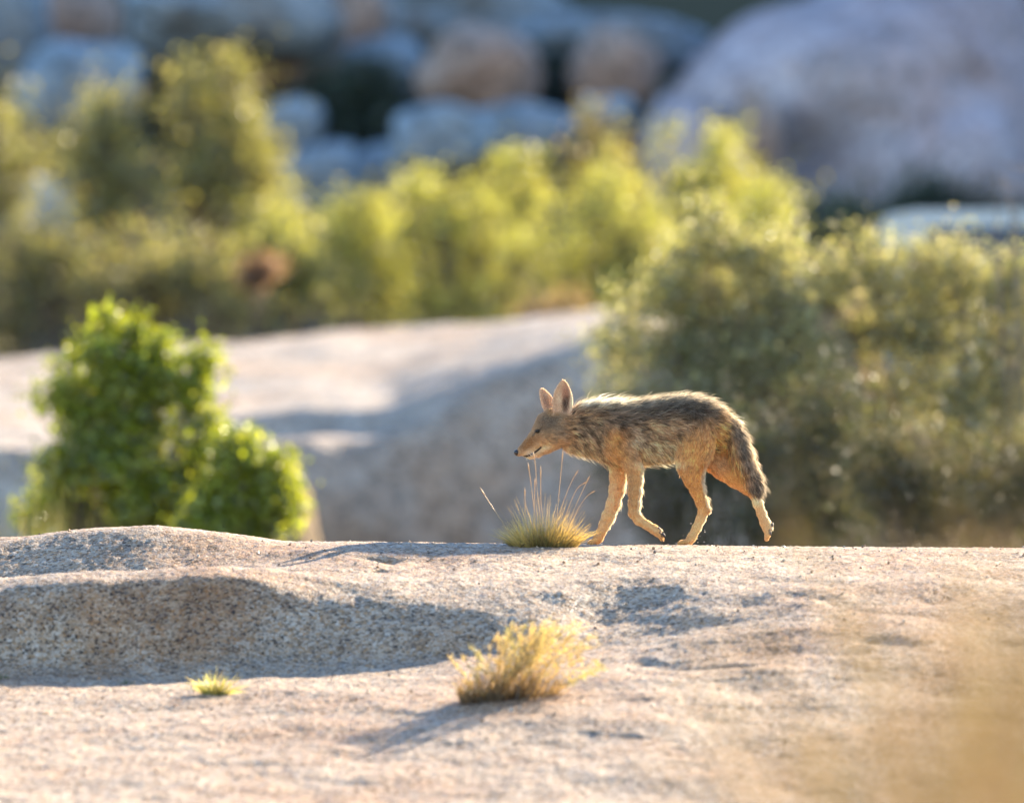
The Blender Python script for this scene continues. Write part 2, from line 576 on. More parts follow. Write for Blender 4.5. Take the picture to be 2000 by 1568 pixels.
def spread(dense, lo, hi, step, grow=1.12, maxstep=14.0):
    a, s = dense[0], step
    left = []
    while a > lo:
        s = min(s * grow, maxstep)
        a -= s
        left.append(a)
    b, s = dense[-1], step
    right = []
    while b < hi:
        s = min(s * grow, maxstep)
        b += s
        right.append(b)
    return np.array(left[::-1] + list(dense) + right)


gx = spread(np.arange(-2.05, 2.05, 0.0085), -420, 420, 0.0085, 1.13, 16)
gy = spread(np.arange(25.2, 31.7, 0.0135), -60, 900, 0.0125, 1.12, 16)
GX, GY = np.meshgrid(gx, gy, indexing='ij')
GZ = ground_z(GX.ravel(), GY.ravel())
nx, ny = GX.shape
ii, jj = np.meshgrid(np.arange(nx - 1), np.arange(ny - 1), indexing='ij')
quads = np.stack([ii * ny + jj, (ii + 1) * ny + jj, (ii + 1) * ny + jj + 1, ii * ny + jj + 1], -1).reshape(-1, 4)
gme = make_mesh("ground", np.stack([GX.ravel(), GY.ravel(), GZ], -1), quads=quads)
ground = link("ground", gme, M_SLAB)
tag(ground, "pale speckled granite slab with rounded ledges", None, None, "structure")

# ------------------------------------------------------------------ rock outcrop in the middle distance
# photo column: crest row, front edge row, front edge distance
OUTC = [(-500, 745, 900, 57.4), (-150, 706, 880, 57.4), (0, 692, 872, 57.4), (200, 674, 870, 57.4), (420, 668, 870, 57.5), (560, 653, 868, 57.6), (640, 648, 858, 57.7), (760, 642, 850, 57.9),
        (820, 639, 815, 58.0), (880, 637, 775, 58.2), (990, 634, 712, 58.45), (1100, 613, 675, 58.65), (1220, 599, 640, 58.85), (1360, 625, 680, 59.0), (1560, 790, 900, 59.2)]
OUT = {}
for c_, pc, pe, de in OUTC:
    zc, ze = -(pc - 784) * K * 66.0, -(pe - 784) * K * de
    row = []
    for f_ in (0.0, 0.25, 0.5, 0.75, 0.9):
        dd = 66.0 + (de - 66.0) * f_
        row.append((dd, zc + (ze - zc) * (f_ * 0.75 + 0.25 * f_ * f_)))
    if 300 < c_ < 830:                     # a low step in the rock before the front edge
        hs = 0.2 if c_ > 500 else 0.28
        d1 = de + (1.0 if c_ > 700 else 1.35)
        z1 = float(np.interp(-d1, [-q[0] for q in row], [q[1] for q in row])) + 0.05
        row = [q for q in row if q[0] > d1 + 0.3] + [(d1, z1), (d1 - 0.10, z1 - hs)]
    row += [(de, ze), (de - 0.12, ze - 0.18)]
    for f_ in (0.35, 0.7, 1.0):
        row.append((de - 0.12 - 0.75 * f_, ze - 0.18 + (-1.32 - ze + 0.18) * f_))
    OUT[c_] = row + [(67.0, zc - 0.06), (68.2, zc - 1.0)]
oy = np.arange(54.0, 69.01, 0.06)
opx = np.array(sorted(OUT))
prof = []
for c in opx:
    pts = sorted(OUT[c] + [(69.0, -2.2), (56.0, -2.3), (54.0, -2.6)])
    prof.append(np.interp(oy, [p[0] for p in pts], [p[1] for p in pts]))
prof = np.array(prof)
ox = np.arange(-5.6, 2.2, 0.06)
oz = np.array([np.interp(ox / (K * 61.5) + 1000, opx, prof[:, j]) for j in range(len(oy))]).T
oz = gauss1(gauss1(oz, 1.5, 0), 0.9, 1)
OX, OY = np.meshgrid(ox, oy, indexing='ij')
pp = np.stack([OX.ravel(), OY.ravel(), oz.ravel()], -1)
edge = np.minimum(np.minimum(sstep(-5.6, -4.9, pp[:, 0]), sstep(2.2, 1.6, pp[:, 0])), 1)
zz = pp[:, 2] * edge + (-2.6) * (1 - edge)
zz = zz + 0.035 * fbm(pp * 1.1, 3) + 0.010 * fbm(pp * 7, 3)
pp[:, 2] = zz + CAMZ
n2 = len(oy)
ii, jj = np.meshgrid(np.arange(len(ox) - 1), np.arange(n2 - 1), indexing='ij')
quads = np.stack([ii * n2 + jj, (ii + 1) * n2 + jj, (ii + 1) * n2 + jj + 1, ii * n2 + jj + 1], -1).reshape(-1, 4)
base = np.array([-1.5, 58.0, CAMZ - 2.2])
om = make_mesh("rock_outcrop", pp - base, quads=quads)
outc = link("rock_outcrop", om, M_BACK, loc=base)
tag(outc, "wide whale-backed granite outcrop with sunlit top and shaded front face", "rock")


# ------------------------------------------------------------------ boulders
def boulder_mesh(name, size, seed, power=2.6, sub=40, rough=0.09):
    r = np.random.default_rng(seed)
    th = np.linspace(0, pi, sub)
    ph = np.linspace(0, 2 * pi, 2 * sub, endpoint=False)
    T, F = np.meshgrid(th, ph, indexing='ij')
    d = np.stack([np.sin(T) * np.cos(F), np.sin(T) * np.sin(F), np.cos(T)], -1).reshape(-1, 3)
    a = r.uniform(0, pi)
    R = np.array([[cos(a), -sin(a), 0], [sin(a), cos(a), 0], [0, 0, 1]])
    e = d @ R
    s = (np.abs(e) ** power).sum(1) ** (-1.0 / power)
    off = r.uniform(0, 90, 3)
    s = s * (1 + 0.20 * perlin(d * 1.1 + off) + rough * fbm(d * 2.6 + off, 4) + 0.02 * fbm(d * 11 + off, 2))
    v = d * s[:, None] * np.asarray(size)
    m = 2 * sub
    i, j = np.meshgrid(np.arange(sub - 1), np.arange(m), indexing='ij')
    j2 = (j + 1) % m
    q = np.stack([i * m + j, (i + 1) * m + j, (i + 1) * m + j2, i * m + j2], -1).reshape(-1, 4)
    return make_mesh(name, v, quads=q)


PAL_BRN = [(c0_, (c1_[0] * 1.45, c1_[1] * 0.88, c1_[2] * 0.62)) for c0_, c1_ in PAL_BOUL_SKY]  # warm bounce light on lower boulder faces put into this brown
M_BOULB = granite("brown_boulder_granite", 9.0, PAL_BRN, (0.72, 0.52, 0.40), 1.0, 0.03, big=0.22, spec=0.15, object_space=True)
PAL_PNK = [(c0_, (c1_[0] * 1.60, c1_[1] * 1.14, c1_[2] * 1.04)) for c0_, c1_ in PAL_BOUL_SKY]
M_BOULP = granite("pinkish_boulder_granite", 9.0, PAL_PNK, (0.80, 0.62, 0.52), 0.8, 0.02, big=0.16, spec=0.15, object_space=True)


def boulder(px, py, rx, ry, d, label, seed, power=2.6, depth=None, tilt=0.0, mat=None, rough=0.09):
    rs_ = np.random.default_rng(seed + 100)
    if seed < 30 and seed not in (17, 18):
        d = d + rs_.uniform(-1.0, 1.0)
    rxm, rym = rx * K * d, ry * K * d
    dep = depth if depth else max(rxm, rym) * 0.9
    me = boulder_mesh("boulder", (rxm, dep, rym), seed, power, rough=rough)
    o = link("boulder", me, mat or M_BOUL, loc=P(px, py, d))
    o.rotation_euler = (0, radians(tilt), 0)
    return tag(o, label, "boulder", "boulders")


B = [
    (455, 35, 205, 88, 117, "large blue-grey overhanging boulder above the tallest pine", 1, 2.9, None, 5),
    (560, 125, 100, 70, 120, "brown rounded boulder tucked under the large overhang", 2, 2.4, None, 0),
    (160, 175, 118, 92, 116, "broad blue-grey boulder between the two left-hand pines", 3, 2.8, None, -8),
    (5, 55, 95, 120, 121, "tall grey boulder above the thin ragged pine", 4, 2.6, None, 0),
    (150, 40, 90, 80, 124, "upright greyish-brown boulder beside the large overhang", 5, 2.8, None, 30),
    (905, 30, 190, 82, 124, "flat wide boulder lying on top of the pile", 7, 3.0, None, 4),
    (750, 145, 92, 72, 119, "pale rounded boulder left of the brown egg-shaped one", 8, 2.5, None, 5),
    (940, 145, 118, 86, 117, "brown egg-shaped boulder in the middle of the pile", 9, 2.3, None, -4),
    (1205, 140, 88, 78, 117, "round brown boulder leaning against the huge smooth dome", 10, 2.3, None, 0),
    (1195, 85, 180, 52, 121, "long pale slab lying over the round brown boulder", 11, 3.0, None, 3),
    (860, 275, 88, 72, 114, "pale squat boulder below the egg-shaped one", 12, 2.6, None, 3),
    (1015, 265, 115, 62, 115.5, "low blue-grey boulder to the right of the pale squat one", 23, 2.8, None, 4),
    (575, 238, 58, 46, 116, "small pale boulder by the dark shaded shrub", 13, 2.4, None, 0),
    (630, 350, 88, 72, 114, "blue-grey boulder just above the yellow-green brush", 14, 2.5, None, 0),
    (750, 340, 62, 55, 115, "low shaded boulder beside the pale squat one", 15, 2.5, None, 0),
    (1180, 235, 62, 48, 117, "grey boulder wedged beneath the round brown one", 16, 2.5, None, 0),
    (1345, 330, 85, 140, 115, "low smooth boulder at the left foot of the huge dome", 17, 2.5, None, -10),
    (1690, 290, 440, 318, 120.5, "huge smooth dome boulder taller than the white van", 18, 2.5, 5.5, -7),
    (1475, 300, 42, 125, 113.6, "narrow brown boulder wedged upright against the huge dome", 24, 2.5, None, 4),  # added: dark brown rock put where the dome has only a shaded cleft
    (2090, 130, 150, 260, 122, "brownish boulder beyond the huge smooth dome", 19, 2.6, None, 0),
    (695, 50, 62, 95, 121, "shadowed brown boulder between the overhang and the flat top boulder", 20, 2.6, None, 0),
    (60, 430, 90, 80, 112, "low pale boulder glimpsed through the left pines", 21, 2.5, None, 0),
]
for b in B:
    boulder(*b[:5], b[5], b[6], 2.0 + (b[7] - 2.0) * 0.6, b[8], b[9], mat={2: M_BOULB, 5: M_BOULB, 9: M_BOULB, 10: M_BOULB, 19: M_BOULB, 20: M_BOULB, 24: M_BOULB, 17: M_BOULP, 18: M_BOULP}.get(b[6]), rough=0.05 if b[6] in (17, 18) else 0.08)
boulder(532, 1176, 92, 275, 53.5, "upright boulder with a tan sunlit top beside the small green bush", 31, 2.6, depth=0.5, mat=M_SLAB)
boulder(1632, 1045, 145, 520, 49.4, "tall tan rock half hidden behind the grey-green shrubs", 35, 2.4, depth=0.8, tilt=-6, mat=M_SLAB)


# ------------------------------------------------------------------ foliage
def foliage(name, root_px, d, blobs, n_leaf, leaf, cols, mat, label, cat, twig_sig=0.10, n_twig=None, depth_k=0.7, thin=0.5, aspect=0.55,
            stems=True, stem_r=0.03, stem_mat=None, base_z=None, stem_name="trunk", crown_name="crown", up=0.25, group=None, sides=5):
    n_leaf = int(n_leaf * thin)
    bx, by = (root_px - 1000) * K * d, d
    bz = ground_z(bx, by, False)[0] if base_z is None else base_z
    base = np.array([bx, by, bz])
    root = empty(name, base, label, cat, group)
    C, R = [], []
    for b in blobs:
        px, py, rx, ry = b[:4]
        dd = d + (b[4] if len(b) > 4 else rng.uniform(-0.5, 0.5) * rx * K * d)
        C.append(P(px, py, dd))
        R.append([rx * K * d, max(rx, ry) * K * d * depth_k, ry * K * d])
    C, R = np.array(C), np.array(R)
    C0 = C
    nb = 6
    dirs = sphere_dirs(len(C) * nb)
    fr = rng.uniform(0.5, 1.02, (len(C) * nb, 1))
    C = np.concatenate([C, np.repeat(C, nb, 0) + dirs * fr * np.repeat(R, nb, 0)])
    R = np.concatenate([R * 0.68, np.repeat(R, nb, 0) * rng.uniform(0.18, 0.42, (len(dirs), 1))])
    vol = R.prod(1) ** 0.6
    nt = n_twig or max(30, n_leaf // 45)
    bi = rng.choice(len(C), nt, p=vol / vol.sum())
    rad = rng.uniform(0, 1, nt) ** 0.36
    tw = C[bi] + sphere_dirs(nt) * rad[:, None] * R[bi]
    ti = rng.integers(0, nt, n_leaf)
    tone = rng.uniform(0.5, 1.45, nt)
    sig = twig_sig * (0.6 + 0.8 * rng.uniform(0, 1, nt))
    pos = tw[ti] + rng.normal(size=(n_leaf, 3)) * sig[ti, None]
    nrm = unit(rng.normal(size=(n_leaf, 3)) + np.array([0, 0, up]))
    t1 = unit(np.cross(nrm, rng.normal(size=(n_leaf, 3))))
    t2 = np.cross(nrm, t1)
    s = leaf * rng.uniform(0.55, 1.35, n_leaf)
    l, w = s[:, None] * 0.5, s[:, None] * 0.5 * aspect
    fold = nrm * (s[:, None] * 0.10)
    v = np.stack([pos - t1 * l, pos + t2 * w + fold, pos + t1 * l, pos - t2 * w + fold], 1).reshape(-1, 3)
    cols = np.asarray(cols, float)
    mixw = rng.dirichlet(np.ones(len(cols)) * 0.6, n_leaf)
    c = (mixw @ cols) * (tone[ti] * rng.uniform(0.6, 1.4, n_leaf))[:, None]
    c = np.repeat(c[:, None], 4, 1).reshape(-1, 3)
    q = np.arange(4 * n_leaf).reshape(-1, 4)
    cm = make_mesh(crown_name, v - base, quads=q, col=np.clip(c, 0.005, 0.85), smooth=False)
    co = link(crown_name, cm, mat, root)
    co["kind"] = "stuff"
    if stems:
        mb = MB()
        for k in range(len(C0)):
            mid = base * 0.45 + C[k] * 0.55 + rng.normal(size=3) * 0.12 * np.linalg.norm(C[k] - base) * np.array([0.5, 0.5, 0.25])
            t = np.linspace(0, 1, 8)[:, None]
            pts = (1 - t) ** 2 * (base - [0, 0, 0.15]) + 2 * t * (1 - t) * mid + t ** 2 * C[k]
            mb.tube(pts, np.linspace(stem_r, stem_r * 0.3, 8), sides)
            sel = np.where((bi == k) | ((bi >= len(C0)) & ((bi - len(C0)) // nb == k)))[0][:30]
            for i in sel:
                st = pts[rng.integers(3, 8)]
                m2 = (st + tw[i]) / 2 + rng.normal(size=3) * 0.04
                t = np.linspace(0, 1, 4)[:, None]
                mb.tube((1 - t) ** 2 * st + 2 * t * (1 - t) * m2 + t ** 2 * tw[i], np.linspace(stem_r * 0.28, stem_r * 0.08, 4), 3, cap=False)
        to = link(stem_name, mb.mesh(stem_name, off=base), stem_mat or M_BARK, root)
    return root


OLIVE = [(0.16, 0.17, 0.05), (0.22, 0.215, 0.065), (0.11, 0.12, 0.04), (0.25, 0.21, 0.10)]
YELLOW = [(0.26, 0.275, 0.055), (0.32, 0.32, 0.08), (0.19, 0.215, 0.05), (0.28, 0.25, 0.085)]
GREEN = [(0.15, 0.21, 0.016), (0.21, 0.26, 0.02), (0.09, 0.135, 0.011), (0.27, 0.285, 0.035)]
GREYG = [(0.21, 0.22, 0.085), (0.29, 0.285, 0.14), (0.15, 0.16, 0.06), (0.37, 0.32, 0.23)]
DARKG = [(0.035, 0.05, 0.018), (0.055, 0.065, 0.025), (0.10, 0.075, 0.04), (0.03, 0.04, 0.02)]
BROWN = [(0.16, 0.11, 0.06), (0.21, 0.15, 0.08), (0.10, 0.08, 0.04)]

# pines and brush beyond the outcrop
foliage("pine_tree", 440, 82, [(375, 165, 40, 48), (462, 160, 42, 45), (400, 225, 65, 55), (470, 235, 50, 55), (430, 290, 95, 60), (515, 330, 55, 55),
        (400, 365, 90, 60), (490, 390, 65, 55), (420, 450, 60, 50)], 15000, 0.075, OLIVE, M_DULL, "tallest olive-green pine with a twin-pointed crown", "tree", 0.13, depth_k=0.6, thin=0.36, stem_r=0.07)
foliage("pine_tree", 215, 81, [(205, 225, 55, 45), (225, 275, 70, 50), (190, 325, 70, 55), (270, 360, 65, 50), (225, 410, 85, 55), (170, 400, 45, 40)],
        10000, 0.075, OLIVE, M_DULL, "shorter round-topped pine beside the tallest pine", "tree", 0.13, depth_k=0.6, thin=0.36, stem_r=0.06)
foliage("pine_tree", -20, 83, [(-5, 200, 38, 50), (5, 300, 36, 55), (-30, 260, 60, 90), (60, 290, 22, 70), (20, 395, 70, 30)], 5500, 0.075, OLIVE, M_DULL,
        "thin ragged pine at the end of the row of pines", "tree", 0.11, depth_k=0.6, thin=0.36, stem_r=0.05)
foliage("shrub", 80, 74, [(40, 480, 90, 60), (120, 520, 110, 70), (20, 570, 110, 80), (140, 610, 130, 70), (-30, 640, 90, 70)], 9000, 0.065, OLIVE + DARKG, M_DULL,
        "dark olive brush below the thin ragged pine", "shrub", 0.12, stem_r=0.04)
foliage("shrub", 330, 75, [(270, 500, 90, 55), (380, 520, 110, 60), (300, 580, 120, 65), (430, 600, 110, 60), (230, 620, 90, 50)], 9000, 0.065, OLIVE + [(0.14, 0.11, 0.07)], M_DULL,
        "olive brush at the foot of the tallest pine", "shrub", 0.12, stem_r=0.04)
foliage("shrub", 560, 76, [(500, 470, 70, 50), (560, 450, 60, 45), (600, 520, 100, 70), (520, 570, 110, 60), (640, 590, 100, 50)], 8500, 0.065, OLIVE + YELLOW[:2], M_DULL,
        "yellow-olive brush beside the small reddish bush", "shrub", 0.12, stem_r=0.04)
foliage("shrub", 700, 78, [(690, 425, 70, 50), (740, 460, 80, 55), (660, 490, 90, 60), (730, 540, 110, 70), (760, 590, 110, 45)], 9000, 0.06, YELLOW, M_DULL,
        "rounded yellow-green bush left of the brightest one", "shrub", 0.12, stem_r=0.04)
foliage("shrub", 900, 77, [(800, 385, 45, 40), (850, 430, 80, 60), (940, 440, 90, 60), (880, 510, 130, 75), (1000, 520, 110, 70), (920, 590, 140, 50)], 14000, 0.06,
        YELLOW, M_DULL, "brightest yellow-green bush directly above the outcrop", "shrub", 0.12, stem_r=0.04)
foliage("shrub", 1005, 84, [(1008, 325, 42, 34), (1015, 380, 50, 40), (1040, 430, 50, 40)], 2600, 0.07, YELLOW, M_DULL, "slim yellow-green sapling poking above the brush", "shrub", 0.1, stem_r=0.03)
foliage("shrub", 1200, 77, [(1210, 378, 62, 52), (1160, 430, 64, 54), (1240, 440, 100, 70), (1140, 520, 100, 70), (1260, 520, 90, 60), (1180, 580, 110, 45)], 12000, 0.06,
        YELLOW, M_DULL, "tall yellow-green bush behind the grey-green shrub", "shrub", 0.12, stem_r=0.04)
foliage("shrub", 1190, 86, [(1190, 265, 48, 45), (1180, 320, 50, 45), (1200, 370, 50, 50)], 3000, 0.07, BROWN + OLIVE[:2], M_DULL, "brownish upright bush against the rocks", "shrub", 0.1, stem_r=0.03)
foliage("shrub", 1370, 82, [(1412, 280, 20, 44), (1370, 360, 52, 42), (1300, 285, 18, 32), (1320, 400, 64, 46), (1430, 372, 34, 44), (1380, 430, 80, 60)], 6000, 0.065, YELLOW, M_DULL,
        "leggy yellow-green bush in front of the dark cleft", "shrub", 0.11, stem_r=0.03)
foliage("shrub", 1510, 80, [(1510, 400, 48, 45), (1480, 450, 60, 50), (1440, 480, 60, 50)], 3600, 0.06, YELLOW, M_DULL, "small yellow-green bush left of the white vehicle", "shrub", 0.11, stem_r=0.03)
foliage("shrub", 1100, 71, [(1100, 600, 55, 26), (1060, 620, 60, 24)], 1800, 0.05, BROWN + [(0.22, 0.12, 0.09)], M_DULL, "low reddish-brown dry bush behind the outcrop crest", "shrub", 0.08, stem_r=0.02)
foliage("shrub", 512, 74.5, [(512, 526, 42, 22), (490, 545, 30, 20)], 1500, 0.05, [(0.22, 0.12, 0.075), (0.18, 0.11, 0.07)], M_DULL, "small reddish dry bush among the olive brush", "shrub", 0.05, stem_r=0.015, thin=1.0)
# in the hill's shade
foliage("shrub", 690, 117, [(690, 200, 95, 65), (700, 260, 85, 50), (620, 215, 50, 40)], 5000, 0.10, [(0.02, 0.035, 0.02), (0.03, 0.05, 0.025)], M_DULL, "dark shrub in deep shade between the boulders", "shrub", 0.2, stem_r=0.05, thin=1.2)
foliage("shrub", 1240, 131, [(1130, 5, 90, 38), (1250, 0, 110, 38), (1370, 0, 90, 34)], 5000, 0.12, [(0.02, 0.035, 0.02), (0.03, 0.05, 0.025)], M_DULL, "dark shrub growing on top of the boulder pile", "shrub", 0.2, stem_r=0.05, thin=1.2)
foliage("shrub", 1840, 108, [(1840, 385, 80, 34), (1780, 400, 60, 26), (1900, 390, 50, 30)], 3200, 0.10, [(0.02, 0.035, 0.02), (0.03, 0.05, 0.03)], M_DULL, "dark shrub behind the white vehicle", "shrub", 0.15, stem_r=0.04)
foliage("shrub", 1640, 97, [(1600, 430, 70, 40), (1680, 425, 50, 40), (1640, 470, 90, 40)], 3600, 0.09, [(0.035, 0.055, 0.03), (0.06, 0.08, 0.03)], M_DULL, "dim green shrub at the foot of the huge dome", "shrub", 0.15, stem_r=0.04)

foliage("shrub", 300, 119, [(300, 215, 50, 55), (330, 260, 60, 40)], 3000, 0.10, [(0.02, 0.03, 0.02), (0.03, 0.04, 0.025)], M_DULL, "dark shrub added to deepen the shade in the gap below the large overhang", "shrub", 0.2, stem_r=0.05, thin=1.0)  # this and the next two are added to darken gaps between the boulders
foliage("shrub", 1090, 119, [(1092, 165, 45, 45), (1080, 205, 50, 30)], 2400, 0.10, [(0.02, 0.03, 0.02), (0.03, 0.04, 0.025)], M_DULL, "dark shrub added to deepen the shaded gap beside the round brown boulder", "shrub", 0.2, stem_r=0.05, thin=1.0)
foliage("shrub", 900, 119, [(900, 330, 60, 40), (980, 345, 60, 35), (1080, 350, 60, 50)], 3600, 0.10, [(0.02, 0.03, 0.02), (0.03, 0.04, 0.025)], M_DULL, "dark low shrub added for shade along the foot of the boulder pile", "shrub", 0.2, stem_r=0.05, thin=1.0)
# green bushes left
foliage("green_bush", 240, 47.5, [(205, 640, 24, 34), (268, 652, 30, 34), (300, 680, 26, 30), (150, 700, 26, 26), (400, 705, 22, 34), (215, 715, 72, 50), (300, 735, 56, 55), (120, 765, 48, 40), (180, 800, 90, 70), (290, 830, 90, 75),
        (372, 765, 36, 55), (398, 830, 24, 50), (150, 900, 85, 80), (260, 930, 100, 80), (350, 960, 70, 70), (415, 880, 42, 46), (400, 930, 55, 50), (120, 1000, 90, 80), (250, 1040, 130, 70)], 17000, 0.042, GREEN, M_LEAF,
        "dense bright green bush taller than its neighbour", "bush", 0.052, n_twig=1500, stem_r=0.012, aspect=0.7, thin=1.25, depth_k=0.42)
foliage("green_bush", 480, 46.8, [(455, 890, 52, 42), (500, 925, 58, 52), (440, 960, 65, 60), (540, 985, 48, 52), (480, 1020, 80, 55), (420, 1040, 70, 40)], 7000, 0.042, GREEN, M_LEAF,
        "small rounded green bush overlapping the taller one", "bush", 0.052, n_twig=700, stem_r=0.010, aspect=0.7, thin=1.25, depth_k=0.42)

# grey-green shrubs right
foliage("large_shrub", 1390, 48.5, [(1388, 415, 36, 46), (1410, 470, 66, 52), (1350, 520, 72, 60), (1470, 520, 70, 58), (1525, 490, 34, 42), (1290, 590, 70, 62), (1400, 600, 110, 75), (1520, 600, 90, 72),
        (1220, 690, 66, 55), (1310, 700, 100, 75), (1450, 720, 120, 80), (1560, 700, 80, 70), (1230, 790, 76, 60), (1380, 820, 120, 80)], 27000, 0.036, GREYG, M_PALE,
        "tall airy grey-green shrub rising behind the coyote", "shrub", 0.07, n_twig=2600, stem_r=0.007, stem_mat=M_TWIG, thin=0.8, depth_k=0.45)
foliage("large_shrub", 1840, 49.0, [(1700, 485, 28, 36), (1640, 540, 70, 50), (1740, 545, 80, 55), (1790, 510, 32, 36), (1865, 500, 34, 34), (1850, 570, 90, 58), (1960, 560, 80, 60), (2050, 600, 80, 110),
        (1720, 650, 110, 72), (1850, 670, 110, 80), (1970, 690, 100, 90), (1780, 770, 130, 80), (1930, 800, 120, 90)], 27000, 0.036, GREYG, M_PALE,
        "wide grey-green shrub with a tan rock inside it", "shrub", 0.07, n_twig=2600, stem_r=0.007, stem_mat=M_TWIG, thin=0.8, depth_k=0.45)
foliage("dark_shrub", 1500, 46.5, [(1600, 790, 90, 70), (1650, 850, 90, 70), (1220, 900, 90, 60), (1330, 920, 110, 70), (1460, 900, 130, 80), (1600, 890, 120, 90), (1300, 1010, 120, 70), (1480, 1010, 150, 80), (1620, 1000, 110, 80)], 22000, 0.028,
        DARKG, M_DULL, "dark green undergrowth directly behind the coyote's legs", "shrub", 0.08, n_twig=1100, stem_r=0.010, stem_mat=M_TWIG, thin=0.9)  # shade under the taller shrub put into the dark leaf colours
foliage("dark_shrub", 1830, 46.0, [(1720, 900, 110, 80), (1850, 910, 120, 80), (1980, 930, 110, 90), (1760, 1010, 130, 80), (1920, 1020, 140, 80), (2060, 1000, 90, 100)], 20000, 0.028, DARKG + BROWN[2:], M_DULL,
        "brownish undergrowth below the wide grey-green shrub", "shrub", 0.08, n_twig=1000, stem_r=0.010, stem_mat=M_TWIG, thin=0.9)  # here too the leaf colours carry the shade of the foliage above


# ------------------------------------------------------------------ grasses
def tuft(name, base, n, h, w, lean, cols, label, cat, bw=0.0022, spread_w=0.05, curl=0.35, k=6, parent=None, part="blades"):
    root = parent or empty(name, base, label, cat)
    a = rng.uniform(0, 2 * pi, n)
    r = np.sqrt(rng.uniform(0, 1, n))
    p0 = np.stack([np.cos(a) * r * spread_w, np.sin(a) * r * spread_w * 0.6, np.full(n, -0.006)], -1)
    out = np.stack([np.cos(a), np.sin(a) * 0.7, 0 * a], -1) * (r * w)[:, None] + rng.normal(size=(n, 3)) * w * 0.22
    out += np.asarray(lean)
    hh = h * rng.uniform(0.35, 1.05, n) * (1 - 0.35 * r)
    t = np.linspace(0, 1, k)[None, :, None]
    d = unit(out + np.stack([0 * a, 0 * a, np.ones(n)], -1))
    pts = p0[:, None] + d[:, None] * hh[:, None, None] * t + out[:, None] * hh[:, None, None] * curl * t ** 2
    pts[:, :, 2] -= (curl * 0.35 * np.linalg.norm(out[:, :2], axis=1) * hh)[:, None] * t[:, :, 0] ** 2
    wd = bw * rng.uniform(0.6, 1.3, n)[:, None] * (1 - 0.85 * np.linspace(0, 1, k)[None] ** 1.5)
    cols = np.asarray(cols, float)
    patch = np.clip(1 + 0.9 * perlin(np.stack([p0[:, 0] * 14 / max(spread_w * 12, 0.3) + 5, p0[:, 1] * 9, 0 * a], -1)), 0.35, 1.7)
    c = (rng.dirichlet(np.ones(len(cols)) * 0.4, n) @ cols) * (rng.uniform(0.7, 1.2, n) * patch)[:, None]
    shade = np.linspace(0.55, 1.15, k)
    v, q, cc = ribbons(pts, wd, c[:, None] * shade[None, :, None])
    o = link(part, make_mesh(part, v, quads=q, col=np.clip(cc, 0, 0.9), smooth=False), M_DRY, root)
    o["kind"] = "stuff"
    return root


GOLD = [(0.55, 0.37, 0.10), (0.40, 0.30, 0.10), (0.62, 0.43, 0.16), (0.32, 0.29, 0.08)]
CY = 30.95
GD = 30.04
bx = (1062 - 1000) * K * GD
gb = np.array([bx, GD, ground_z(bx, GD, False)[0]])
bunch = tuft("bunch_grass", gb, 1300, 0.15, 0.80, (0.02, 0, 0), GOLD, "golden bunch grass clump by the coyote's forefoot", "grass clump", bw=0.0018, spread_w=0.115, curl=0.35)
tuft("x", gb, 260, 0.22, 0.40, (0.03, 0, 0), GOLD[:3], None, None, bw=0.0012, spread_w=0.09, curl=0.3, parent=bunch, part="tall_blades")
# dark dead heart of the clump
mb = MB()
for k in range(60):
    a = rng.uniform(0, 2 * pi)
    p0 = np.array([rng.uniform(-0.10, 0.07), rng.uniform(-0.04, 0.03), -0.005])
    p1 = p0 + np.array([rng.normal() * 0.03, rng.normal() * 0.02, rng.uniform(0.008, 0.035)])
    mb.tube([p0, (p0 + p1) / 2 + rng.normal(size=3) * 0.006, p1], [0.003, 0.0025, 0.001], 4, c=(0.10, 0.07, 0.05))
o = link("dead_base", mb.mesh("dead_base"), M_DRY, bunch)
o["kind"] = "stuff"


def stalk(pts_px, d, wid=0.0030, seed_len=0.18, col=(0.46, 0.34, 0.20)):
    pts = np.array([P(a, b, d) for a, b in pts_px])
    tt = np.linspace(0, 1, len(pts))
    t = np.linspace(0, 1, 12)
    q = np.stack([np.interp(t, tt, pts[:, i]) for i in range(3)], -1)
    q = gauss1(q, 1.0, 0)
    q[0], q[-1] = pts[0], pts[-1]
    q[:, 1] += np.sin(t * 3) * 0.01
    r = np.full(12, wid * 0.36)
    r[t > 1 - seed_len] = wid * 0.75
    r[-1] = wid * 0.12
    m = MB()
    m.tube(q, r, 5, c=col)
    return link("seed_stalk", m.mesh("seed_stalk", off=gb), M_DRY, bunch)


stalk([(1060, 1052), (1054, 1000), (1048, 950), (1046, 905), (1041, 880)], 30.01)
stalk([(1052, 1052), (1042, 985), (1036, 935), (1031, 903)], 30.02)
stalk([(1086, 1052), (1090, 980), (1096, 920), (1100, 876)], 30.01)
stalk([(1078, 1052), (1102, 975), (1116, 940), (1130, 917)], 30.04)
stalk([(1100, 1052), (1125, 985), (1142, 950), (1152, 928)], 30.02)
stalk([(1105, 1050), (1130, 990), (1148, 966), (1163, 958)], 30.05)
stalk([(1000, 1050), (975, 1010), (955, 980), (937, 951)], 30.03)
stalk([(1030, 1052), (1026, 1000), (1025, 952)], 30.02)
stalk([(1040, 1050), (1044, 980), (1045, 932)], 30.04)
stalk([(1066, 1050), (1056, 985), (1056, 908)], 30.03)
stalk([(1090, 1050), (1112, 985), (1128, 950), (1148, 940)], 30.06)

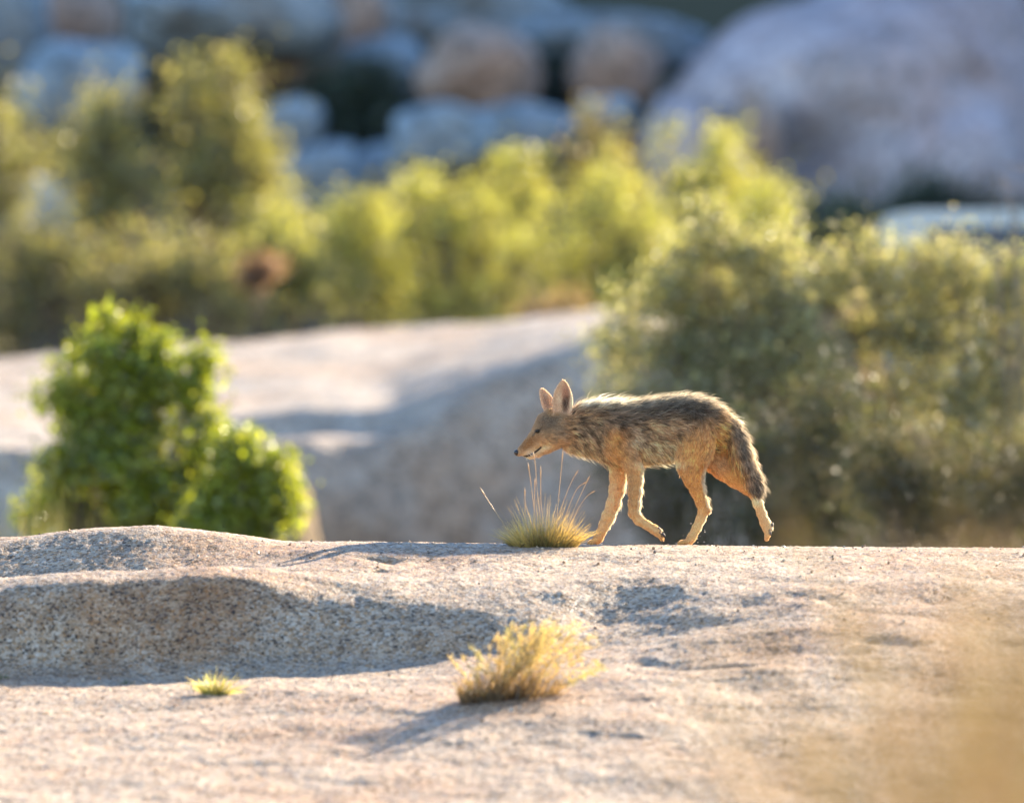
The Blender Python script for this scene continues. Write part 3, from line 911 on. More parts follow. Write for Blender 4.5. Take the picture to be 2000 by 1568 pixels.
GRN = [(0.45, 0.43, 0.14), (0.55, 0.46, 0.2), (0.30, 0.34, 0.09)]
tuft("grass_tuft", hit(420, 1356), 190, 0.115, 0.9, (-0.02, 0, 0), GRN, "small yellow-green grass tuft at the edge of the ledge's shadow", "grass tuft", bw=0.0045, spread_w=0.03)
tuft("grass_tuft", hit(245, 1336), 40, 0.03, 0.6, (0, 0, 0), [(0.10, 0.12, 0.05), (0.2, 0.18, 0.1)], "tiny dark weed in the ledge's shadow", "weed", bw=0.004, spread_w=0.015)
tuft("grass_tuft", hit(2, 1326), 40, 0.035, 0.6, (0, 0, 0), [(0.10, 0.14, 0.05), (0.16, 0.18, 0.06)], "tiny green weed at the foot of the granite ledge", "weed", bw=0.004, spread_w=0.02)
gl = np.array([(20 - 1000) * K * 46, 46.0, ground_z((20 - 1000) * K * 46, 46.0, False)[0]])
tuft("tall_grass", gl, 1100, 2.25, 0.22, (-0.05, 0, 0), [(0.30, 0.27, 0.15), (0.22, 0.22, 0.10), (0.16, 0.17, 0.07)], "tall grey-green grass clump beside the dense green bush", "grass clump", bw=0.010, spread_w=0.30)

# golden low shrub on the lower slab
SB = hit(985, 1366)


def golden_shrub():
    root = empty("golden_shrub", SB, "low golden-tipped shrub with dark twiggy base casting a long shadow", "shrub")
    k = K * SB[1]
    n = 74
    # main sprays: tips given by where the real shrub's tips stand around its base
    tu = np.concatenate([rng.uniform(955, 1150, 54), rng.uniform(1120, 1195, 12), rng.uniform(872, 945, 8)])
    tvmin = np.interp(tu, [870, 945, 1000, 1055, 1110, 1150, 1195], [1285, 1250, 1222, 1206, 1212, 1222, 1255])
    tv = tvmin + rng.uniform(0, 1, n) ** 1.6 * 70
    tip = np.stack([(tu - 985) * k, rng.normal(size=n) * 0.07, (1366 - tv) * k], -1)
    p0 = np.stack([rng.uniform(-0.10, 0.13, n), rng.normal(size=n) * 0.03, np.full(n, -0.012)], -1)
    mid = p0 * 0.55 + tip * 0.45 + rng.normal(size=(n, 3)) * 0.018
    t = np.linspace(0, 1, 7)[None, :, None]
    pts = (1 - t) ** 2 * p0[:, None] + 2 * t * (1 - t) * mid[:, None] + t ** 2 * tip[:, None]
    wd = 0.0040 * (1 - 0.7 * np.linspace(0, 1, 7)[None]) * rng.uniform(0.7, 1.2, n)[:, None]
    c0, c1 = np.array([0.12, 0.08, 0.045]), np.array([0.42, 0.31, 0.11])
    c = c0 + (c1 - c0) * np.linspace(0, 1, 7)[None, :, None] ** 1.3
    v, q, cc = ribbons(pts, wd, np.repeat(c, n, 0) * rng.uniform(0.7, 1.2, (n, 1, 1)))
    o = link("stems", make_mesh("stems", v, quads=q, col=cc, smooth=False), M_DRY, root)
    o["kind"] = "stuff"
    m = 3600
    si = rng.integers(0, n, m)
    kk = np.clip((0.5 + 0.52 * rng.uniform(0, 1, m) ** 0.75) * 6, 0, 5.999)
    k0 = kk.astype(int)
    f = (kk - k0)[:, None]
    pos = pts[si, k0] * (1 - f) + pts[si, k0 + 1] * f + rng.normal(size=(m, 3)) * 0.005
    dr = unit(unit(tip - mid)[si] + rng.normal(size=(m, 3)) * 0.5)
    L = rng.uniform(0.009, 0.022, m)
    lp = pos[:, None] + dr[:, None] * L[:, None, None] * np.linspace(0, 1, 3)[None, :, None]
    w = np.repeat(np.array([[0.0016, 0.0034, 0.0006]]), m, 0)
    cols = np.array([(0.44, 0.36, 0.15), (0.34, 0.34, 0.13), (0.48, 0.38, 0.18), (0.38, 0.27, 0.12)])
    cl = (rng.dirichlet(np.ones(4) * 0.5, n) @ cols)[si] * rng.uniform(0.75, 1.2, (m, 1))
    v, q, cc = ribbons(lp, w, np.repeat(cl[:, None], 3, 1))
    o = link("leaves", make_mesh("leaves", v, quads=q, col=cc, smooth=False), M_DRY, root)
    o["kind"] = "stuff"
    # fine brown stems and dead twigs packed at the base
    n = 900
    p0 = np.stack([rng.uniform(-0.14, 0.15, n), rng.normal(size=n) * 0.045, np.full(n, -0.012)], -1)
    d = unit(np.stack([p0[:, 0] * 4.0 + 0.25, p0[:, 1] * 5, np.ones(n)], -1) + rng.normal(size=(n, 3)) * 0.35)
    ln_ = rng.uniform(0.04, 0.17, n) * np.clip(1.15 - np.abs(p0[:, 0] - 0.02) * 4, 0.35, 1)
    pts = p0[:, None] + d[:, None] * ln_[:, None, None] * np.linspace(0, 1, 4)[None, :, None]
    wd = np.repeat(np.array([[0.0036, 0.003, 0.002, 0.0007]]), n, 0)
    c = np.array([0.10, 0.07, 0.045]) + (np.array([0.34, 0.23, 0.10]) - np.array([0.10, 0.07, 0.045])) * np.linspace(0, 1, 4)[None, :, None] ** 1.5
    v, q, cc = ribbons(pts, wd, np.repeat(c, n, 0) * rng.uniform(0.5, 1.4, (n, 1, 1)))
    o = link("dead_twigs", make_mesh("dead_twigs", v, quads=q, col=cc, smooth=False), M_DRY, root)
    o["kind"] = "stuff"


golden_shrub()


# dry brush close to the camera (far out of focus)
def near_brush(x, y, n, h, wspread, label, cols, lean=(0, 0, 0), seed=1):
    z = ground_z(x, y, False)[0]
    base = np.array([x, y, z])
    root = empty("dry_brush", base, label, "dry shrub", "out-of-focus dry brush")
    a = rng.uniform(0, 2 * pi, n)
    r = np.sqrt(rng.uniform(0, 1, n))
    p0 = np.stack([np.cos(a) * r * 0.10, np.sin(a) * r * 0.10, 0 * a - 0.02], -1)
    nc = 13
    ca, cr = rng.uniform(0, 2 * pi, nc), np.sqrt(rng.uniform(0, 1, nc))
    ci = rng.integers(0, nc, n)
    ch_ = rng.uniform(0.88, 1.0, nc)
    out = np.stack([np.cos(ca[ci]) * cr[ci], np.sin(ca[ci]) * cr[ci], 0 * a], -1) * wspread + rng.normal(size=(n, 3)) * wspread * 0.11 + np.asarray(lean)
    r = cr[ci]
    hh = h * ch_[ci] * rng.uniform(0.88, 1.04, n)
    t = np.linspace(0, 1, 9)[None, :, None]
    up = np.zeros((n, 3))
    up[:, 2] = hh
    bend = rng.normal(size=(n, 3)) * np.array([0.13, 0.13, 0.04])
    pts = p0[:, None] + (up + out * 0.35)[:, None] * t + (out * 0.65 + bend)[:, None] * t ** 2
    mb_v, mb_q, mb_c = [], [], []
    cols = np.asarray(cols, float)
    c = rng.dirichlet(np.ones(len(cols)) * 0.4, n) @ cols
    wd = 0.0045 * (1 - 0.45 * np.linspace(0, 1, 9)[None]) * rng.uniform(0.6, 1.3, n)[:, None]
    v, q, cc = ribbons(pts, wd, np.repeat(c[:, None], 9, 1))
    o = link("stems", make_mesh("stems", v, quads=q, col=cc, smooth=False), M_DRY, root)
    o["kind"] = "stuff"
    m = n * 40
    si = rng.integers(0, n, m)
    k = np.clip(rng.uniform(0.68, 1.0, m) * 8, 0, 7.999)
    k0 = k.astype(int)
    f = (k - k0)[:, None]
    pos = pts[si, k0] * (1 - f) + pts[si, k0 + 1] * f
    dr = unit(rng.normal(size=(m, 3)) + np.array([0, 0, 0.7]))
    L = rng.uniform(0.012, 0.045, m)
    lp = pos[:, None] + dr[:, None] * L[:, None, None] * np.linspace(0, 1, 3)[None, :, None]
    w = np.repeat(np.array([[0.0018, 0.0036, 0.0008]]), m, 0)
    v, q, cc = ribbons(lp, w, np.repeat((c[si] * rng.uniform(0.8, 1.3, (m, 1)))[:, None], 3, 1))
    o = link("twigs", make_mesh("twigs", v, quads=q, col=cc, smooth=False), M_DRY, root)
    o["kind"] = "stuff"


TANC = [(0.16, 0.108, 0.058), (0.21, 0.15, 0.075), (0.10, 0.07, 0.038), (0.12, 0.115, 0.045)]
for x_, y_, n_, h_ in ((0.50, 11.4, 62, 1.29), (0.68, 12.6, 86, 1.43), (0.88, 13.4, 110, 1.47), (0.58, 10.4, 80, 1.34), (0.74, 11.8, 110, 1.42), (0.42, 10.0, 40, 1.20)):
    near_brush(x_, y_, n_, h_, 0.25, "dry tan brush close by, hazy and out of focus", TANC, (rng.uniform(-0.06, 0.04), 0, 0))



# ------------------------------------------------------------------ parked vehicle behind the shrubs
def vehicle():
    d = 71.0
    x0 = (1722 - 1000) * K * d                 # its tail
    z0 = ground_z(x0 + 2, d, False)[0]
    roof_z = P(0, 414, d)[2]
    H = roof_z - z0
    root = empty("parked_van", (x0 + 2.3, d, z0), "white van with dark windows parked behind the wide shrub", "van")
    paint = plain("white_paint", (0.36, 0.38, 0.37), 0.6, 0.2, coat=0.0)
    glass = plain("dark_glass", (0.012, 0.014, 0.016), 0.08, 0.6)
    black = plain("tyre_rubber", (0.02, 0.02, 0.02), 0.8, 0.3)
    steel = plain("wheel_steel", (0.45, 0.45, 0.45), 0.35, 0.5, 0.9)
    red = plain("tail_lamp_red", (0.35, 0.02, 0.02), 0.2, 0.5)
    L, W = 4.9, 1.9
    # side outline, tail at -2.3, nose at +2.6 (x), heights relative
    prof = np.array([(-2.30, 0.45), (-2.34, 0.9), (-2.30, 1.2), (-2.30, H - 0.14), (-2.26, H - 0.03), (-2.05, H), (0.7, H), (1.05, H - 0.08), (1.75, 1.22), (2.45, 1.02), (2.58, 0.8), (2.58, 0.42)])
    n = len(prof)
    v = []
    for sgn in (-1, 1):
        for (a, b) in prof:
            tum = 0.16 * max(0, (b - 1.15)) / max(0.1, H - 1.15)
            v.append((a, sgn * (W / 2 - tum), b))
    q = [[i, i + 1, n + i + 1, n + i] for i in range(n - 1)] + [[n - 1, 0, n, 2 * n - 1]]
    import bmesh
    bm = bmesh.new()
    vs = [bm.verts.new(p) for p in v]
    for f in q:
        bm.faces.new([vs[i] for i in f])
    bm.faces.new([vs[i] for i in range(n)][::-1])
    bm.faces.new([vs[n + i] for i in range(n)])
    bmesh.ops.recalc_face_normals(bm, faces=bm.faces)
    bmesh.ops.bevel(bm, geom=[e for e in bm.edges if e.calc_face_angle(0) > 0.5], offset=0.04, segments=3, affect='EDGES', profile=0.6)
    me = bpy.data.meshes.new("body")
    bm.to_mesh(me)
    bm.free()
    link("body", me, paint, root)

    def panel(name, pts, yy, mat, th=0.02):
        m = MB()
        a = np.array([(p[0], yy(p[1]), p[1]) for p in pts])
        nn = len(a)
        s = np.sign(a[0, 1])
        b = a - np.array([0, s * th, 0])
        a = a + np.array([0, s * 0.012, 0])
        vv = np.vstack([a, b])
        qq = [[i, (i + 1) % nn, nn + (i + 1) % nn, nn + i] for i in range(nn)]
        tt = [[0, i, i + 1] for i in range(1, nn - 1)]
        m.add(vv, tt, qq)
        return link(name, m.mesh(name, smooth=False), mat, root)
    top = H - 0.14
    for s in (-1, 1):
        yy = lambda b, s=s: s * (W / 2 - 0.16 * max(0, (b - 1.15)) / (H - 1.15))
        panel("side_window", [(-2.0, 1.2), (-0.95, 1.2), (-0.95, top), (-1.95, top)], yy, glass)
        panel("side_window", [(-0.88, 1.2), (0.10, 1.2), (0.10, top), (-0.88, top)], yy, glass)
        panel("side_window", [(0.18, 1.2), (1.45, 1.2), (0.95, top), (0.18, top)], yy, glass)
        for wx in (-1.45, 1.6):
            m = MB()
            m.tube([(wx, s * 0.70, 0.34), (wx, s * 0.74, 0.34), (wx, s * 0.92, 0.34), (wx, s * 0.95, 0.34)], [0.27, 0.34, 0.34, 0.29], 24)
            w = link("wheel", m.mesh("wheel"), black, root)
            m = MB()
            m.tube([(wx, s * 0.93, 0.34), (wx, s * 0.965, 0.34)], [0.2, 0.17], 16)
            link("rim", m.mesh("rim"), steel, w)
        m = MB()
        m.add([(-2.37, s * 0.72, 0.85), (-2.37, s * 0.88, 0.85), (-2.35, s * 0.88, 1.2), (-2.35, s * 0.72, 1.2), (-2.25, s * 0.72, 0.85), (-2.25, s * 0.88, 0.85), (-2.25, s * 0.88, 1.2), (-2.25, s * 0.72, 1.2)],
              None, [[0, 1, 2, 3], [4, 5, 6, 7], [0, 1, 5, 4], [2, 3, 7, 6], [0, 3, 7, 4], [1, 2, 6, 5]])
        link("tail_lamp", m.mesh("tail_lamp", smooth=False), red, root)
    m = MB()
    e0 = np.array([(-2.325, -0.7, 1.25), (-2.325, 0.7, 1.25), (-2.265, 0.62, top), (-2.265, -0.62, top)])
    m.add(np.vstack([e0 - [0.012, 0, 0], e0 + [0.03, 0, 0]]), None, [[0, 1, 2, 3], [4, 5, 6, 7], [0, 1, 5, 4], [1, 2, 6, 5], [2, 3, 7, 6], [3, 0, 4, 7]])
    link("rear_window", m.mesh("rear_window", smooth=False), glass, root)
    m = MB()
    e0 = np.array([(1.70, -0.72, 1.27), (1.70, 0.72, 1.27), (1.12, 0.66, H - 0.14), (1.12, -0.66, H - 0.14)]) + np.array([0.03, 0, 0.02])
    m.add(np.vstack([e0, e0 - [0.03, 0, 0.02]]), None, [[0, 1, 2, 3], [4, 5, 6, 7], [0, 1, 5, 4], [1, 2, 6, 5], [2, 3, 7, 6], [3, 0, 4, 7]])
    link("windscreen", m.mesh("windscreen", smooth=False), glass, root)


vehicle()

# bare grey branches at the right shrub's edge
bb = np.array([(2030 - 1000) * K * 47.6, 47.6, ground_z((2030 - 1000) * K * 47.6, 47.6, False)[0]])
mb = MB()
for k in range(9):
    tip = P(rng.uniform(1925, 2040), rng.uniform(310, 500), 47.6 + rng.uniform(-0.3, 0.3))
    mid = bb * 0.35 + tip * 0.65 + rng.normal(size=3) * 0.12
    t = np.linspace(0, 1, 10)[:, None]
    pts = (1 - t) ** 2 * bb + 2 * t * (1 - t) * mid + t ** 2 * tip
    mb.tube(pts, np.linspace(0.008, 0.003, 10), 4)
    for j in range(5):
        s0 = pts[rng.integers(5, 10)]
        s1 = s0 + rng.normal(size=3) * np.array([0.12, 0.1, 0.12])
        mb.tube([s0, (s0 + s1) / 2 + rng.normal(size=3) * 0.01, s1], [0.004, 0.0035, 0.002], 3)
tag(link("bare_shrub", mb.mesh("bare_shrub", off=bb), M_TWIG, loc=bb), "leafless grey branches sticking up beside the wide shrub", "dead shrub")

# ------------------------------------------------------------------ coyote
S = K * CY                       # metres per photo pixel at the coyote
U0, V0 = 1290.0, 1067.0


def loc(u, v, w=0.0):
    return np.stack([(np.asarray(u, float) - U0) * S, np.asarray(w, float) * S + 0 * np.asarray(u, float), (V0 - np.asarray(v, float)) * S], -1)


# torso stations: u, centre v, half height, half width
TOR = np.array([
    (1098, 845, 31, 24), (1118, 843, 38, 25), (1140, 843, 43, 28), (1165, 845, 46, 32), (1190, 849, 50, 36), (1215, 851, 54, 39),
    (1240, 850, 56, 41), (1270, 846, 55, 42), (1300, 842, 56, 40), (1330, 838, 55, 38), (1358, 836, 52, 37), (1382, 836, 46, 34), (1402, 839, 38, 29), (1418, 842, 27, 22), (1428, 843, 14, 12)], float)

# chains of (u, v, w, radius, lateral scale) with hair length px, lift, smooth-union k
NW = -1    # near side (towards the camera) is -w
CH = []


def chain(pts, length, lift, k, dens=1.0):
    CH.append((np.array(pts, float), length, lift, k, dens))


# head: hair flows from the nose backwards
chain([(1013, 886.5, -6, 6.0, 1.05), (1022, 880.5, -5, 9.2, 0.95), (1034, 872, -4, 13.2, 0.82), (1048, 860, -3, 17.5, 0.85), (1064, 846, -1, 23.5, 0.95), (1080, 838, 0, 28, 0.98), (1098, 840, 0, 30, 0.95)], 4.5, 0.20, 5)
chain([(1052, 838, -2, 9, 1.3), (1064, 826, -1, 16, 1.15), (1080, 821, 0, 20, 1.15), (1100, 828, 0, 22, 1.1)], 4.5, 0.22, 7)       # forehead
chain([(1026, 891, -5, 3.6, 1.2), (1036, 892, -5, 5.0, 1.2), (1050, 887, -4, 6.8, 1.3), (1068, 877, -2, 9.5, 1.5), (1084, 866, 0, 14, 1.5)], 4.0, 0.25, 4)   # lower jaw
for s in (-1, 1):
    chain([(1064, 855, 12 * s - 1, 12, 1), (1082, 852, 18 * s, 14, 1), (1100, 852, 18 * s, 14, 1)], 8.0, 0.3, 8)                  # cheek
    chain([(1049, 840, 9 * s - 2, 4.5, 1), (1058, 834, 13 * s - 1, 5.5, 1)], 3.5, 0.15, 4)                                       # brow
# near fore leg (lifted)
chain([(1196, 850, -22, 22, 0.8), (1208, 876, -26, 25, 0.62), (1228, 896, -25, 21, 0.62)], 8, 0.2, 9)
chain([(1228, 894, -25, 20, 0.65), (1238, 915, -25, 16.5, 0.7), (1239.5, 938, -24, 13.8, 0.75), (1239, 962, -24, 11.8, 0.85), (1237.5, 985, -24, 10.0, 0.9), (1237, 1002, -24, 10.2, 0.9)], 5.5, 0.16, 6)
chain([(1237, 1003, -24, 10.2, 0.9), (1247, 1017, -24, 9.4, 0.9), (1262, 1026, -24, 8.4, 0.95), (1275, 1034, -25, 8.8, 1.0), (1284, 1040, -26, 9.6, 1.05)], 4.0, 0.16, 4)
for j, (a, b) in enumerate([(-8, 0), (-3, 2), (3, 2), (8, 0)]):
    chain([(1283, 1040, -26 + a, 5.2, 1), (1289 + b, 1047 + b, -26 + a * 1.1, 4.9, 1), (1291 + b, 1053 + b, -26 + a * 1.1, 3.6, 1)], 3.0, 0.2, 2.5)
# far fore leg (reaching forward, planted)
chain([(1194, 858, 20, 22, 0.8), (1204, 886, 24, 21, 0.65), (1208, 908, 24, 18, 0.65)], 8, 0.2, 9)
chain([(1207, 906, 24, 18, 0.65), (1207, 932, 24, 15.5, 0.7), (1205, 957, 24, 14.2, 0.75), (1198, 985, 24, 12.4, 0.82), (1188, 1010, 24, 11.2, 0.9), (1181, 1026, 24, 10.6, 0.9)], 5.0, 0.16, 6)
chain([(1181, 1026, 24, 10.6, 0.9), (1175, 1040, 24, 9.2, 0.95), (1169, 1053, 24, 9.4, 1.05), (1163, 1060, 24, 7.5, 1.3)], 4.0, 0.14, 4)
for j, a in enumerate([-8, -3, 3, 8]):
    chain([(1165, 1059, 24 + a, 5.2, 1), (1155, 1062, 24 + a * 1.15, 5.0, 1), (1151, 1063.5, 24 + a * 1.15, 3.6, 1)], 2.8, 0.2, 2.5)
# near hind leg (planted)
chain([(1362, 842, -20, 34, 0.55), (1358, 872, -23, 34, 0.5), (1351, 898, -24, 28, 0.5), (1350, 914, -24, 24, 0.52)], 8, 0.2, 10)
chain([(1349, 912, -24, 24, 0.52), (1353, 936, -24, 18.5, 0.58), (1361, 958, -24, 13.5, 0.68), (1369, 980, -24, 10.8, 0.8), (1374, 996, -24, 10.5, 0.8)], 5.5, 0.18, 6)
chain([(1384, 999, -24, 5.2, 0.9), (1374, 1000, -24, 9.4, 0.8)], 3.5, 0.1, 4)                                                     # hock point
chain([(1373, 999, -24, 10, 0.8), (1368, 1014, -24, 8.8, 0.85), (1360, 1032, -24, 8.4, 0.9), (1351, 1050, -24, 8.6, 1.0), (1345, 1059, -24, 8.2, 1.15)], 4.0, 0.14, 4)
for j, a in enumerate([-8, -3, 3, 8]):
    chain([(1345, 1059, -24 + a, 5.4, 1), (1332, 1061.5, -24 + a * 1.15, 5.2, 1), (1326, 1063, -24 + a * 1.15, 3.8, 1)], 2.8, 0.2, 2.5)
# far hind leg (pushing off behind)
chain([(1368, 846, 20, 32, 0.55), (1384, 874, 22, 30, 0.5), (1396, 896, 23, 26, 0.52)], 8, 0.2, 10)
chain([(1396, 895, 23, 26, 0.52), (1416, 914, 23, 24, 0.52), (1438, 934, 23, 18.5, 0.58), (1459, 950, 23, 14, 0.68), (1473, 964, 23, 11, 0.8)], 5.5, 0.18, 7)
chain([(1484, 962, 23, 5.4, 0.9), (1474, 967, 23, 9, 0.85)], 3.5, 0.1, 4)
chain([(1473, 964, 23, 10.6, 0.8), (1480, 984, 23, 9.2, 0.85), (1487, 1004, 23, 8.6, 0.9), (1494, 1022, 23, 9.2, 1.0), (1500, 1034, 23, 10.4, 1.05)], 4.0, 0.14, 4)
for j, a in enumerate([-8, -3, 3, 8]):
    chain([(1500, 1036, 23 + a, 5.6, 1), (1500, 1046, 23 + a * 1.15, 5.4, 1), (1498, 1054, 23 + a * 1.1, 4.2, 1)], 2.8, 0.2, 2.5)
# tail, hanging
chain([(1404, 824, 0, 15, 1), (1424, 838, 0, 17, 1), (1437, 860, -1, 18, 1), (1446, 886, -2, 18, 1), (1456, 912, -3, 16.5, 1), (1468, 934, -4, 13.5, 1), (1477, 951, -4, 9, 1), (1481, 962, -4, 4.5, 1)], 19, 0.24, 7)

# ears as cupped sheets: base, tip, half width, lateral place, cup, thickness
EARS = [((1098, 808, -17), (1100, 745, -21), 20, 6.5, 2.2), ((1079, 806, 13), (1056.5, 761, 19), 12.5, 4.0, 2.1)]


for _n in range(len(CH)):
    if 7 <= _n < len(CH) - 1 and CH[_n][3] <= 6:
        CH[_n][0][:, 3] *= 0.93


def smin(a, b, k):
    h = np.clip(0.5 + 0.5 * (b - a) / k, 0, 1)
    return b * (1 - h) + a * h - k * h * (1 - h)


def cone_sd(pu, pv, pw, a, b):
    ls = 0.5 * (a[4] + b[4])
    wa, wb = a[2], b[2]
    ba = np.array([b[0] - a[0], b[1] - a[1], (wb - wa)])
    du, dv, dw = pu - a[0], pv - a[1], pw - wa
    L2 = (ba ** 2).sum() + 1e-9
    h = np.clip((du * ba[0] + dv * ba[1] + dw * ba[2]) / L2, 0, 1)
    lsh = a[4] + (b[4] - a[4]) * h
    r = a[3] + (b[3] - a[3]) * h
    qu, qv, qw = du - ba[0] * h, dv - ba[1] * h, (dw - ba[2] * h) / lsh
    return (np.sqrt(qu * qu + qv * qv + qw * qw) - r) * np.minimum(1, 0.35 + 0.65 * ls)


def torso_sd(pu, pv, pw):
    u = np.clip(pu, TOR[0, 0], TOR[-1, 0])
    c = np.interp(u, TOR[:, 0], TOR[:, 1])
    a = np.interp(u, TOR[:, 0], TOR[:, 2])
    b = np.interp(u, TOR[:, 0], TOR[:, 3])
    # a keel below, broader above
    dv = pv - c
    bb = b * np.where(dv > 0, 1 - 0.25 * np.clip(dv / a, 0, 1), 1.0)
    r = np.sqrt((dv / a) ** 2 + (pw / bb) ** 2)
    d = (r - 1) * (0.65 * np.minimum(a, b) + 0.35 * a)
    over = np.abs(pu - u)
    return np.where(over > 0, np.sqrt(np.maximum(d, 0) ** 2 + over ** 2) + np.minimum(d, 0) * 0, d)


def ear_sd(pu, pv, pw, ear):
    (b, t, hw, cup, th) = ear
    b, t = np.array(b, float), np.array(t, float)
    ax = t[:2] - b[:2]
    L = np.linalg.norm(ax)
    ax /= L
    sx = np.array([-ax[1], ax[0]])
    du, dv = pu - b[0], pv - b[1]
    y = (du * ax[0] + dv * ax[1]) / L
    x = du * sx[0] + dv * sx[1]
    yc = np.clip(y, -0.1, 1)
    half = hw * np.clip(1 - np.clip((yc - 0.26) / 0.76, 0, 1) ** 1.75, 0, 1) ** 0.72 * np.where(yc < 0.30, 0.84 + 0.16 * np.clip(yc / 0.30, 0, 1), 1.0) + 0.5
    xs = x / np.maximum(half, 3)
    wsurf = b[2] + (t[2] - b[2]) * yc - cup * np.clip(xs * xs, 0, 1.5) * (1 - 0.5 * yc) + cup * 0.6
    d1 = np.abs(pw - wsurf) - th
    d2 = np.abs(x) - half
    d3 = np.maximum(y - 1.0, -0.06 - y) * L
    return np.maximum(np.maximum(d1 * 0.8, d2 * 0.8), d3)


h = 1.5
gu = np.arange(990, 1530, h)
gv = np.arange(730, 1078, h)
gw = np.arange(-56, 56, h)
F = np.full((len(gu), len(gv), len(gw)), 60.0, np.float32)


def stamp(fn, lo, hi, k):
    a = [np.searchsorted(g, l - 3 * k - 4) for g, l in zip((gu, gv, gw), lo)]
    b = [np.searchsorted(g, l + 3 * k + 4) for g, l in zip((gu, gv, gw), hi)]
    U, V, W = np.meshgrid(gu[a[0]:b[0]], gv[a[1]:b[1]], gw[a[2]:b[2]], indexing='ij')
    s = (slice(a[0], b[0]), slice(a[1], b[1]), slice(a[2], b[2]))
    F[s] = smin(F[s], fn(U, V, W), k)


stamp(torso_sd, (1095, 780, -45), (1435, 910, 45), 6)
for pts, ln, lf, k, de in CH:
    for a, b in zip(pts[:-1], pts[1:]):
        r = max(a[3], b[3]) * max(1, a[4], b[4])
        lo = np.minimum(a[:3], b[:3]) - r
        hi = np.maximum(a[:3], b[:3]) + r
        stamp(lambda U, V, W: cone_sd(U, V, W, a, b), lo, hi, k)
for e in EARS:
    b, t = np.array(e[0]), np.array(e[1])
    stamp(lambda U, V, W: ear_sd(U, V, W, e), np.minimum(b, t) - [e[2] + 4, 5, 14], np.maximum(b, t) + [e[2] + 4, 8, 14], 3.0)


def surface_nets(F, g0, h):
    ins = F < 0
    nx, ny, nz = F.shape
    c = [ins[i:nx - 1 + i, j:ny - 1 + j, k:nz - 1 + k] for i in (0, 1) for j in (0, 1) for k in (0, 1)]
    s = sum(x.astype(np.int8) for x in c)
    act = (s > 0) & (s < 8)
    idx = np.full(act.shape, -1, np.int64)
    cells = np.argwhere(act)
    idx[act] = np.arange(len(cells))
    acc = np.zeros((len(cells), 3))
    cnt = np.zeros(len(cells))
    corners = [(i, j, k) for i in (0, 1) for j in (0, 1) for k in (0, 1)]
    for A in corners:
        for ax in range(3):
            if A[ax] == 0:
                Bc = list(A)
                Bc[ax] = 1
                fa = F[cells[:, 0] + A[0], cells[:, 1] + A[1], cells[:, 2] + A[2]]
                fb = F[cells[:, 0] + Bc[0], cells[:, 1] + Bc[1], cells[:, 2] + Bc[2]]
                m = (fa < 0) != (fb < 0)
                t = np.where(m, fa / np.where(m, fa - fb, 1), 0)
                p = np.array(A, float)[None] + 0 * acc
                p[:, ax] += t
                acc[m] += p[m]
                cnt[m] += 1
    verts = (cells + acc / cnt[:, None]) * h + np.array(g0)
    quads = []
    for ax in range(3):
        o1, o2 = (ax + 1) % 3, (ax + 2) % 3
        sl0 = [slice(None)] * 3
        sl1 = [slice(None)] * 3
        sl0[ax], sl1[ax] = slice(0, -1), slice(1, None)
        a, b = ins[tuple(sl0)], ins[tuple(sl1)]
        e = np.argwhere(a != b)
        ok = (e[:, o1] > 0) & (e[:, o2] > 0) & (e[:, o1] < F.shape[o1] - 1) & (e[:, o2] < F.shape[o2] - 1)
        e = e[ok]
        first = ins[e[:, 0], e[:, 1], e[:, 2]]
        d1, d2 = np.zeros(3, int), np.zeros(3, int)
        d1[o1], d2[o2] = 1, 1
        q = np.stack([idx[tuple((e - d1 - d2).T)], idx[tuple((e - d2).T)], idx[tuple(e.T)], idx[tuple((e - d1).T)]], -1)
        q[~first] = q[~first][:, ::-1]
        quads.append(q)
    return verts, np.concatenate(quads)


cv, cq = surface_nets(F, (gu[0], gv[0], gw[0]), h)
# keep the one connected body
parent_ = np.arange(len(cv))
lab = np.arange(len(cv))
for _ in range(400):
    mn = lab[cq].min(1)
    new = lab.copy()
    for k in range(4):
        np.minimum.at(new, cq[:, k], mn)
    new = new[new]
    if (new == lab).all():
        break
    lab = new
main = np.bincount(lab).argmax()
keep = lab == main
remap = np.cumsum(keep) - 1
cq = remap[cq[keep[cq].all(1)]]
cv = cv[keep]
# light smoothing
for _ in range(2):
    acc = np.zeros_like(cv)
    cnt = np.zeros(len(cv))
    for k in range(4):
        for o_ in (1, 3):
            np.add.at(acc, cq[:, k], cv[cq[:, (k + o_) % 4]])
            np.add.at(cnt, cq[:, k], 1)
    cv = cv * 0.5 + 0.5 * acc / cnt[:, None]


